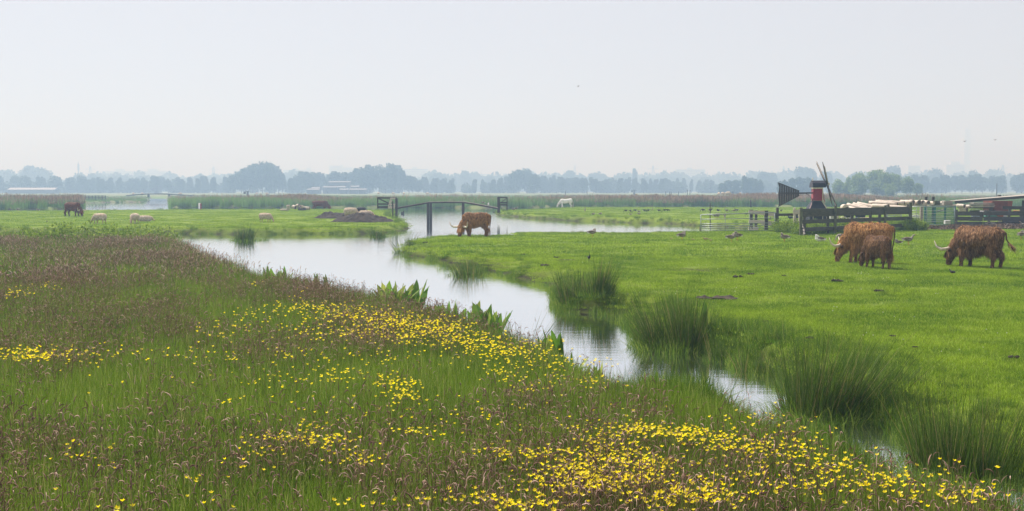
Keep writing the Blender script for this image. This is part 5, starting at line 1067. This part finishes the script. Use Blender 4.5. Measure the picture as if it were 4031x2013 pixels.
# head: a box turned a little so a second, flaring side shows at the right
zh0, zh1 = zpx(790.5), zpx(744); xl, xm, xr = (3196.5-3217)*kx, (3231-3217)*kx, (3241-3217)*kx
b = MB(); fr = [(xl, -.18), (xm, -.30), (xr, .50), (xl+.08, .62)]
lo = [b.bm.verts.new((x, y, zh0)) for x, y in fr]; hi = [b.bm.verts.new((x, y, zh1)) for x, y in fr]
b.bm.faces.new(lo); b.bm.faces.new(hi)
for k in range(4): b.bm.faces.new((lo[k], lo[(k+1) % 4], hi[(k+1) % 4], hi[k]))
b.build('head', C_red, me_)
MB().poly([(xm+.02, -.32, zh1-.06), (xr+.03, .48, zh1-.02), (xr+.20, .46, zpx(800)), (xm+.02, -.32, zpx(788))], (.03, .004, 0)).build('breast_boards', C_red, me_)
MB().bar((xm+.01, -.335, zh0-.03), (xm+.01, -.335, zh1), .05).build('corner_board', C_cream, me_)
MB().bar((xm+.03, -.35, zpx(788.5)), (xr+.21, .44, zpx(801)), .04, .05).build('edge_board', C_cream, me_); MB().bar((xr+.035, .47, zh1-.04), (xr+.215, .45, zpx(800)), .04, .05).build('edge_board', C_cream, me_)
MB().poly([(xl-.02, -.21, zh1), (xm+.03, -.335, zh1), (xr+.05, .52, zh1), (xl+.06, .66, zh1)], (0, 0, .09)).build('fascia', C_cream, me_)
z2, z3, z4 = zh1+.09, zpx(722), zpx(712)
b = MB()
prof = [(-.34, z2), (-.26, z3), (.12, z4+.02), (.50, z3), (.66, z2)]; L_ = [(xl-.03, .04), (xr+.06, -.03)]
A_ = [b.bm.verts.new((xl-.05, y+.06, z)) for y, z in prof]; B_ = [b.bm.verts.new((xr+.05, y-.03, z)) for y, z in prof]
b.bm.faces.new(A_); b.bm.faces.new(B_)
for k in range(4): b.bm.faces.new((A_[k], A_[k+1], B_[k+1], B_[k]))
b.bm.faces.new((A_[0], B_[0], B_[4], A_[4])); b.build('cap', C_tile, me_)
b = MB()
for t in (.35, .7, 1.0): b.bar((xl-.055, -.34*(1-t)-.26*t+.03, z2+(z3-z2)*t), (xr+.055, -.34*(1-t)-.26*t-.06, z2+(z3-z2)*t), .03, .02)
b.bar((xl-.055, -.08, (z3+z4)/2+.03), (xr+.055, -.15, (z3+z4)/2+.03), .03, .03); b.build('batten', C_tile, me_)
MB().tube([(xl+.03, .1, z4-.1), (xl+.03, .1, zpx(700))], .028, 8).build('finial_post', C_cream, me_)
# tail vane and beam
z_b = zpx(762); T0 = (3063-3217)*kx; T1 = (3144.5-3217)*kx; ty = -.05; b = MB(); nb = 9
for k in range(nb):
    xa, xb = T0+(T1-T0)*k/nb, T0+(T1-T0)*(k+1)/nb-.022
    top = lambda x: zpx(719)+(zpx(751)-zpx(719))*(x-T0)/(T1-T0); bot = lambda x: zpx(815)+(zpx(772)-zpx(815))*(x-T0)/(T1-T0)
    if k == 0: pts = [(xa+.0, ty, bot(xa)), (xb, ty, bot(xb)), (xb, ty, top(xb)), (xa-.06, ty, top(xa)), (xa+.03, ty, top(xa)*.8+bot(xa)*.2), (xa-.03, ty, (top(xa)+bot(xa))/2), (xa+.02, ty, top(xa)*.2+bot(xa)*.8)]
    else: pts = [(xa, ty, bot(xa)), (xb, ty, bot(xb)), (xb, ty, top(xb)), (xa, ty, top(xa))]
    b.poly(pts, (0, .03, 0))
vn_ = b.build('vane_boards', W_dark, me_)
MB().bar((T0-.03, ty-.03, z_b), (xl, ty-.03, z_b+.03), .07, .10).build('tail_beam', W_dark, me_); MB().bar((T0-.02, ty+.06, top(T0)-.02), (T1, ty+.06, top(T1)-.02), .05, .05).build('vane_rail', W_dark, me_); MB().bar((T0, ty+.06, bot(T0)+.03), (T1, ty+.06, bot(T1)+.03), .05, .05).build('vane_rail', W_dark, me_)
MB().tube([(T1+.42, ty-.05, z_b-.02), (T1+.62, ty-.08, z_b-.12), (T1+.78, ty-.1, z_b-.32), (xl-.03, -.15, z_b-.42)], .012, 5).build('brake_rope', W_dark, me_); MB().bar((xl-.03, -.15, z_b-.35), (xl-.05, -.15, z_b-.70), .05).build('brake_lever', W_dark, me_)
# sails
hub = mp(3256.5, 726, -.05); ax = Vector((1.0, -.16, .36)).normalized(); vv = Vector((.16, 1, 0)); vv = (vv-ax*vv.dot(ax)).normalized(); uu = ax.cross(vv).normalized(); uu = uu if uu.z > 0 else -uu
MB().tube([hub-ax*.55, hub+ax*.09], .07, 9).build('windshaft', W_dark, me_); MB().ball(hub+ax*.08, .10, 2).build('shaft_boss', C_cream, me_, True)
for k, an in enumerate((48, 138, 228, 318)):
    t = math.radians(an-3); d = uu*math.cos(t)+vv*math.sin(t); w_ = ax.cross(d).normalized()
    s_ = empty('sail', hub+ax*(.02 if k % 2 else -.05)); s_.parent = me_; RL = 2.2
    MB().tube([d*0, d*RL*.5, d*RL], [.065, .055, .022], 6).build('stock', W_dark, s_)
    b = MB()
    for q in range(11): r_ = .42+q*.155; b.bar(d*r_-w_*.04, d*r_+w_*.36+ax*.03, .022)
    for o_ in (.12, .24, .36): b.bar(d*.42+w_*o_, d*(.42+1.6)+w_*o_, .022)
    b.build('lattice', W_grey, s_)
# ------------------------------------------------ tiny far mills
def far_mill(px, py, d, h, label):
    p = atd(px, py, d); p.z = 0; e = empty('far_mill', tuple(p), 0, label, 'windmill', 'tiny windmills on the far marsh')
    b = MB(); b.tube([(0, 0, 0), (0, 0, h*.55)], [h*.2, h*.11], 6); b.box((0, 0, h*.62), (h*.26, h*.2, h*.16)); b.build('tower', W_dark, e)
    MB().box((-h*.35, 0, h*.5), (h*.3, .06, h*.3)).build('tail', W_dark, e)
    for k in range(4): t = math.radians(20+90*k); MB().bar((h*.12, -h*.1, h*.66), (h*.12+h*.34*math.sin(t), -h*.12, h*.66+h*.34*math.cos(t)), h*.06, h*.03).build('sail', W_dark, e)
far_mill(975, 766, 400, 3.0, 'tiny dark windmill on the marsh before the biggest tree'); far_mill(614, 762, 820, 6.3, 'faint mill behind the far arched bridge'); far_mill(2497, 762, 600, 3.5, 'faint windmill on the marsh right of centre'); far_mill(2884, 762, 430, 2.6, 'faint little mill left of the mill tail')
# ------------------------------------------------ trees
M_leaf = blade_mat('tree_leaves', [(.045, .085, .022), (.07, .12, .03), (.09, .13, .04)], .05, .3, .7, island=.5)
M_leaf2 = blade_mat('young_tree_leaves', [(.15, .25, .045), (.20, .31, .06), (.24, .32, .09)], .08, .35, .7, island=.5); M_trunk = simple('tree_bark', (.09, .075, .06), (.05, .042, .035), 4, .95)
def crown_mesh(kind, g, mat, nl=2600, size=.055):
    # unit tree: height 1, crown radius about .5 in x and y; lobes carry the leaves
    lobes = []
    if kind == 'round': zc, spec = .55, [(.0, .55, .40)] + [(g.uniform(.15, .36), g.uniform(.34, .84), g.uniform(.12, .23)) for _ in range(20)]
    elif kind == 'wide': zc, spec = .5, [(.1, .45, .30)] + [(g.uniform(.2, .42), g.uniform(.2, .86), g.uniform(.10, .19)) for _ in range(26)]
    elif kind == 'tall': zc, spec = .6, [(.0, .55, .3)] + [(g.uniform(.05, .30), g.uniform(.22, .92), g.uniform(.10, .20)) for _ in range(16)]
    else: zc, spec = .45, [(.1, .35, .3)] + [(g.uniform(.15, .42), g.uniform(.10, .85), g.uniform(.12, .22)) for _ in range(22)]
    VV, FF, o = [], [], 0; tot = sum(s[2]**2 for s in spec)
    for rad, z, r in spec:
        a = g.random()*6.28; fz = 1-abs(z-zc)*(.9 if kind != 'tall' else .5); c = np.array([rad*fz*math.cos(a), rad*fz*math.sin(a), z]); n = int(nl*r*r/tot)+10
        u = g.normal(size=(n, 3)); u /= np.linalg.norm(u, axis=1)[:, None]; rr_ = r*g.random(n)**.3*(.85+.35*g.random(n)); C_ = c + u*rr_[:, None]
        C_[:, 2] = np.clip(C_[:, 2], .06, 1.0)
        a1 = g.normal(size=(n, 3)); a1 /= np.linalg.norm(a1, axis=1)[:, None]; b1 = np.cross(a1, g.normal(size=(n, 3))); b1 /= np.linalg.norm(b1, axis=1)[:, None]
        s = size*(.4+.9*g.random(n))[:, None]; V = np.stack([C_-a1*s, C_-b1*s*.7, C_+a1*s, C_+b1*s*.7], 1).reshape(-1, 3); VV.append(V); FF.append(np.arange(4*n).reshape(n, 4)+o); o += 4*n
    VV = np.concatenate(VV); r_ = np.percentile(np.hypot(VV[:, 0], VV[:, 1]), 96); VV[:, :2] *= .5/r_; VV[:, 2] *= 1/np.percentile(VV[:, 2], 99.5)
    return mesh_np('crown', VV, np.concatenate(FF), mat)
def trunk_mesh(g):
    b = MB(); b.tube([(0, 0, -.02), (.01, 0, .2), (0, .01, .5)], [.035, .027, .015], 7)
    for _ in range(6): a = g.random()*6.28; z = .2+.25*g.random(); b.tube([(0, 0, z), (.12*math.cos(a), .12*math.sin(a), z+.12), (.25*math.cos(a), .25*math.sin(a), z+.28)], [.013, .009, .003], 5)
    return b.mesh('trunk', M_trunk)
g2 = np.random.default_rng(21)
CR = {k: [crown_mesh(k, g2, M_leaf) for _ in range(3)] for k in ('round', 'wide', 'tall', 'bush')}
CR2 = {k: [crown_mesh(k, g2, M_leaf2, 4200, .034) for _ in range(3)] for k in ('round', 'wide', 'tall', 'bush')}; TR = [trunk_mesh(g2) for _ in range(3)]
def tree(c_, x, top, hwid, d, kind='tall', label=None, group=None, near=False, s=.392, name='tree', zb=0):
    d *= .95 if near else 1.0; px, py = c_(x, top) if c_ else (x, top); p = atd(px, py, d); H = p.z-zb; Wd = hwid*(s if c_ else 1)*d/F*2
    e = empty(name, (p.x, d+R.uniform(-6, 6), zb), R.uniform(0, 6.28), label, 'tree', group); e.rotation_euler.z = R.uniform(0, 6.28)
    cr = obj('crown', R.choice((CR2 if near else CR)[kind]), e); cr.scale = (Wd*.98, Wd*.98, H); tr = obj('trunk', R.choice(TR), e); tr.scale = (H*.6, H*.6, H)
    return e
LB = 'hazy blue green tree standing in the long row along the horizon'; GB = 'trees in the long row along the horizon'
def row(c_, items, d, label=LB, group=GB, kind=None, s=.392):
    for x, t, w_ in items: tree(c_, x, t, w_, d+R.uniform(-25, 25), kind or ('tall' if w_ < 52 else 'round'), label, group, s=s)
row(r1, [(20,195,50),(130,185,52),(240,190,58),(390,195,45),(430,215,45),(520,220,50),(600,195,66),(700,205,58),(820,190,56),(920,210,42),(1020,205,46),(1120,210,42),(1215,210,38),(1300,215,40),(1380,215,40),(1440,210,40),(1540,190,52),(1630,200,52),(1690,225,46),(1790,205,40),(1890,200,38),(1990,215,32),(2070,190,42),(2150,205,35),(2250,200,34),(-60,190,50),(-160,200,50)], 840)
LBK = 'paler tree half lost in the haze behind the horizon row'; GBK = 'paler trees behind the horizon row'
row(r1, [(60,130,100),(-60,120,100),(290,90,88),(400,110,90),(470,140,72),(800,165,60),(930,165,56),(1150,195,60),(1250,185,80),(1400,190,70),(1990,172,46),(560,185,50)], 1250, LBK, GBK)
row(r1, [(2350,180,60),(2410,150,70),(2470,110,80),(2530,85,80)], 800, 'dark hazy tree in the big rounded clump left of centre', 'trees of the big rounded clump', 'round'); row(r2, [(20,70,80),(90,62,80),(150,60,70),(200,80,70),(255,130,60),(285,165,45)], 800, 'dark hazy tree in the big rounded clump left of centre', 'trees of the big rounded clump', 'round')
row(r2, [(370,210,40),(420,185,50),(465,145,55),(540,150,62),(600,155,55),(670,155,52),(760,175,50),(820,145,62),(900,155,60),(960,150,45),(1030,115,58),(1100,110,55),(1160,82,64),(1250,90,74),(1320,105,60),(1390,70,62),(1440,85,56),(1490,130,56),(1560,190,60),(1600,200,50),(1650,230,50)], 800, 'dark hazy tree in the uneven wood behind the low farm buildings', 'trees of the wood behind the farm', 'round')
row(r2, [(1725,200,36),(1810,212,42),(1900,215,42),(1980,218,34),(2215,222,30),(2300,228,30),(2400,225,34),(2470,212,38),(2560,195,50)], 840)
row(r2, [(1850,165,100),(2130,140,62),(2370,195,56),(2000,195,40)], 1250, LBK, GBK, 'round')
row(r3, [(60,150,60),(110,130,66),(190,125,72),(260,175,60)], 800, 'hazy tree in the rounded clump right of centre', 'trees of the clump right of centre', 'round')
row(r3, [(330,195,44),(370,188,42),(445,188,38),(535,200,46),(600,210,46),(690,205,46),(770,212,46),(860,205,48),(920,240,46),(1000,225,36),(1040,280,30),(1130,210,32),(1210,205,36),(1280,208,32),(1370,215,38),(1440,220,24),(1490,220,28),(1540,218,30),(1610,215,32)], 840)
row(r3, [(1705,210,22),(1770,212,24),(1840,222,20),(1915,235,20),(1980,225,22),(2060,230,26)], 900, 'slim pale tree in the spaced row right of centre', 'slim trees in the spaced row', 'tall')
row(r3, [(620,138,70),(740,175,30),(850,160,58),(930,172,66),(1700,205,80),(2000,205,90),(2250,200,90),(1400,205,90),(1100,215,80)], 1300, LBK, GBK, 'round')
tree(r3, 1277, 117, 30, 1150, 'tall', 'single tall narrow poplar standing above the pale trees right of centre')
row(r3, [(2150,262,48),(2230,235,56),(2300,232,52),(2375,198,56),(2440,212,54),(2510,232,52)], 640, 'low green grey bush tree left of the mill tail', 'bushy trees left of the mill', 'bush'); row(r3, [(2560,150,70)], 1000, LBK, GBK, 'round')
row(r4, [(60,515,62),(370,460,96),(430,480,60),(600,505,66),(880,520,80),(1240,448,74),(1290,470,50),(1710,478,84),(2040,495,58)], 1050, 'rounded paler tree rising behind the mill and the green grove', 'paler trees behind the grove', 'round', .3925)
row(r4, [(190,590,50),(260,570,50),(340,560,56),(410,565,44),(150,600,40)], 600, 'low green tree between the mill tail and the mill', 'green bushes behind the mill', 'bush', .3925)
LG = ['leftmost low bushy tree of the green grove', 'second low tree from the left of the green grove', 'bushy tree left of the middle of the green grove', 'tree left beside the tallest tree of the grove', 'tallest tree in the middle of the green grove', 'dark rounded tree at the foot of the tallest one', 'broad tree right of the tallest tree of the grove', 'pale green tree on the right half of the grove', 'small tree with a visible trunk near the right of the grove', 'lowest tree at the right end of the green grove', 'small round dark bush in front of the right half of the grove', 'low bushy tree in front of the left half of the grove']
for i, (x, t, w_, k) in enumerate([(690,580,60,'bush'),(780,565,62,'bush'),(870,540,62,'round'),(955,515,60,'round'),(1050,488,74,'round'),(1090,570,76,'bush'),(1205,510,76,'round'),(1275,530,62,'round'),(1345,560,56,'round'),(1460,620,44,'round'),(1230,615,56,'bush'),(910,590,80,'bush')]):
    tree(r4, x, t, w_*1.22, 440+R.uniform(-12, 12)-(20 if i > 9 else 0), k, LG[i], 'trees of the green grove behind the yard', True, .3925)
row(r4, [(1400,555,54),(1450,535,60),(1560,540,60),(1620,560,50),(1690,560,50),(1780,535,58),(1860,545,50),(1940,540,52),(2010,560,46),(2110,528,78),(2180,560,62),(2290,545,48),(2380,545,56),(2480,540,56),(2560,525,56),(2660,530,60),(2780,540,60)], 760, 'hazy tree in the dark belt at the right of the horizon', 'trees of the belt at the right', 'round', .3925)
row(r4, [(100,560,70),(500,560,70),(700,550,80),(1500,520,80)], 1350, LBK, GBK, 'round', .3925)
wv_ = [mesh_np('wood_lump', *leafball(420, 11, 15+3*k, 2.2, g2), M_leaf) for k in range(4)]
n = 900; a_ = rng.uniform(-.50, .50, n); d_ = rng.uniform(1350, 1800, n); P = np.stack([np.tan(a_)*d_, d_, np.full(n, -1.5)], 1)
scatter('woods', P, wv_, 'continuous pale band of far woods behind all the rows of trees', 'woods', scl=.7+.6*rng.random(n))
n = 330; a_ = rng.uniform(-.50, .50, n); d_ = rng.uniform(870, 910, n); P = np.stack([np.tan(a_)*d_, d_, np.full(n, -1.)], 1)
P = P[rng.random(n) < np.clip(.5+3*fbm(P[:, 0], P[:, 1], .01, 2), .1, 1)]
scatter('undergrowth', P, wv_, 'low hazy bushes filling between the trees of the horizon row', 'bushes', scl=.33+.22*rng.random(len(P)))
# ------------------------------------------------ far buildings, pylons
B_wall = simple('far_wall', (.60, .62, .66), (.52, .54, .58), .05, .9, bump=0); B_win = simple('far_windows', (.12, .13, .16), (.09, .1, .12), .1, .4, bump=0)  # haze is put into the wall colour, so the blocks stand out less
def block(px0, px1, top, d, label, extras=(), floors=None, dep=18):
    d *= 1.05; a, c = atd(px0, top, d), atd(px1, top, d); w_ = c.x-a.x; h = a.z; e = empty('tower_block', ((a.x+c.x)/2, d, 0), 0, label, 'building', 'tower blocks in the haze')
    MB().box((0, 0, h/2), (w_, dep, h)).build('wall', B_wall, e); b = MB(); nf = floors or max(3, int(h/3.2))
    for k in range(nf): b.box((0, -dep/2-.03, (k+.6)*h/nf), (w_*.94, .1, h/nf*.4))
    b.build('window_bands', B_win, e)
    for i, (xa, xb, t) in enumerate(extras): q0, q1 = atd(xa, t, d), atd(xb, t, d); MB().box(((q0.x+q1.x)/2-(a.x+c.x)/2, 0, (h+q0.z)/2), (q1.x-q0.x, dep*.7, q0.z-h)).build('roof_house', B_wall, e)
block(419, 663, 675, 2150, 'very wide pale block of flats above the trees at the left', [(457, 488, 666), (586, 620, 666)]); block(1118, 1224, 670, 2250, 'pale block just right of the big rounded clump', [(1156, 1172, 662), (1208, 1222, 662)]); block(1298, 1350, 653, 2350, 'faint tower block above the wood at centre left', [(1350-10, 1352, 650)]); block(1350, 1388, 660, 2350, 'faint lower block joined right of the centre left tower')
block(1585, 1684, 666, 2150, 'pale slab block right of the uneven wood', [(1622, 1640, 659)]); block(1765, 1930, 686, 2300, 'long low faint block in the middle of the horizon'); block(2659, 2773, 668, 2050, 'pale broad block of flats right of centre', [(2706, 2722, 661)]); block(3570, 3617, 653, 2300, 'faint block above the right end of the green grove')
block(3719, 3792, 649, 2250, 'stepped tower block left of the highest tower', [(3738, 3775, 637)]); block(3790, 3814, 508, 3150, 'very tall slim tower barely visible in the haze at the right', dep=30)
def pylon(px, top, base, d, label, arms=2):
    d *= 1.1; a = atd(px, top, d); h = a.z; e = empty('pylon', (a.x, d, 0), 0, label, 'pylon', 'power pylons in the haze'); w0 = h*.11
    b = MB()
    for sx in (1, -1):
        for sy in (1, -1): b.bar((w0*sx, w0*sy, 0), (w0*.16*sx, w0*.16*sy, h), .55)
    for k in range(7):
        t, t1 = k/7, (k+1)/7; q, q1 = w0*(1-.84*t), w0*(1-.84*t1); b.bar((-q, -q, h*t), (q1, -q1, h*t1), .35); b.bar((q, -q, h*t), (-q1, -q1, h*t1), .35)
    b.build('lattice', B_win, e)
    for k in range(arms): z = h*(.72+.16*k); MB().bar((-h*.2, 0, z), (h*.2, 0, z), .5).build('crossarm', B_win, e)
pylon(355, 655, 0, 1900, 'faint power pylon left of the wide pale flats'); pylon(840, 657, 0, 1900, 'faint power pylon left of the big rounded clump'); pylon(2571, 653, 0, 1750, 'wide armed power pylon right of the tall poplar'); pylon(3085, 655, 0, 1950, 'faint power pylon above the mill tail'); pylon(3948, 649, 0, 1800, 'power pylon at the right end of the horizon'); pylon(2263, 652, 0, 1900, 'faint mast with a broad head right of centre', 1)
a = atd(308, 634, 1700); e = empty('radio_mast', (a.x, 1700, 0), 0, 'slim radio mast rising above the trees at the left', 'mast'); MB().tube([(0, 0, 0), (0, 0, a.z*.8), (0, 0, a.z)], [1.1, .9, .25], 8).build('pole', B_win, e); MB().tube([(0, 0, a.z*.70), (0, 0, a.z*.90)], 1.5, 8).build('antenna', B_win, e)
# farm and glasshouse
B_roof = simple('pale_roof', (.14, .15, .17), (.10, .11, .12), .3, .6, bump=0); B_barn = simple('barn_wall', (.14, .15, .16), (.1, .1, .11), .3, .9, bump=0)
def barn(px0, px1, top, rooft, base, d, label):
    d *= 1.0; a, c = atd(px0, top, d), atd(px1, top, d); w_ = c.x-a.x; h = max(a.z, 2.5); hr = max(atd(px0, rooft, d).z, h+.6); o = Vector(((a.x+c.x)/2, d, 0)); e = empty('farm_building', tuple(o), 0, label, 'building', 'low farm buildings before the wood')
    MB().box((0, 5, h/2), (w_, 10, h)).build('wall', B_barn, e); b = MB()
    for sy, y0, y1 in ((1, -.6, 5), (-1, 10.6, 5)): b.poly([(-w_/2-.4, y0, h-.1), (w_/2+.4, y0, h-.1), (w_/2+.4, y1, hr), (-w_/2-.4, y1, hr)], (0, 0, .25))
    b.build('roof', B_roof, e)
for i, (x0, x1, t, rt) in enumerate([(750, 958, 252, 243), (690, 722, 304, 294), (735, 832, 304, 294), (842, 908, 302, 292), (972, 1046, 298, 288), (578, 650, 312, 303), (535, 580, 332, 322), (592, 648, 330, 320), (862, 936, 332, 322), (960, 1040, 330, 320), (1050, 1120, 332, 320)]):
    a, b_ = r2(x0, t), r2(x1, rt); barn(a[0], b_[0], a[1], b_[1], 0, 745-i*6, ['high barn with a long white roof line before the uneven wood', 'small white roof left of the barn centre, second row', 'long white roof in the second row under the high barn', 'short white roof in the second row right of the long one', 'white roof furthest right in the second row', 'white roof furthest left in the second row', 'lowest white roof furthest left of the farm', 'lowest white roof second from the left of the farm', 'lowest white roof below the high barn', 'lowest white roof right of the high barn', 'lowest white roof furthest right of the farm'][i])
barn(31, 212, 748, 741, 0, 760, 'long pale glasshouse standing before the trees at the far left')
# scattered posts and bushes on the marsh
for i, (x, y, h_) in enumerate([(2706, 752, 10), (2716, 753, 9), (2636, 765, 8), (2642, 764, 7), (2671, 764, 6), (2226, 755, 8), (2311, 756, 7), (2620, 757, 7), (3924, 735, 24)]):
    d = 330 if x > 3900 else 420; q = atd(x, y, d); z1 = q.z+h_*d/F*.5; o = MB().tube([(0, 0, 0), (.02, 0, max(z1, 1.9))], .14, 6).build('marsh_post', W_dark, loc=(q.x, d, 0)); tag(o, 'solitary post with a bird on it at the right of the marsh' if x > 3900 else 'dark post far off on the marsh behind the reeds', 'post', 'posts on the marsh')
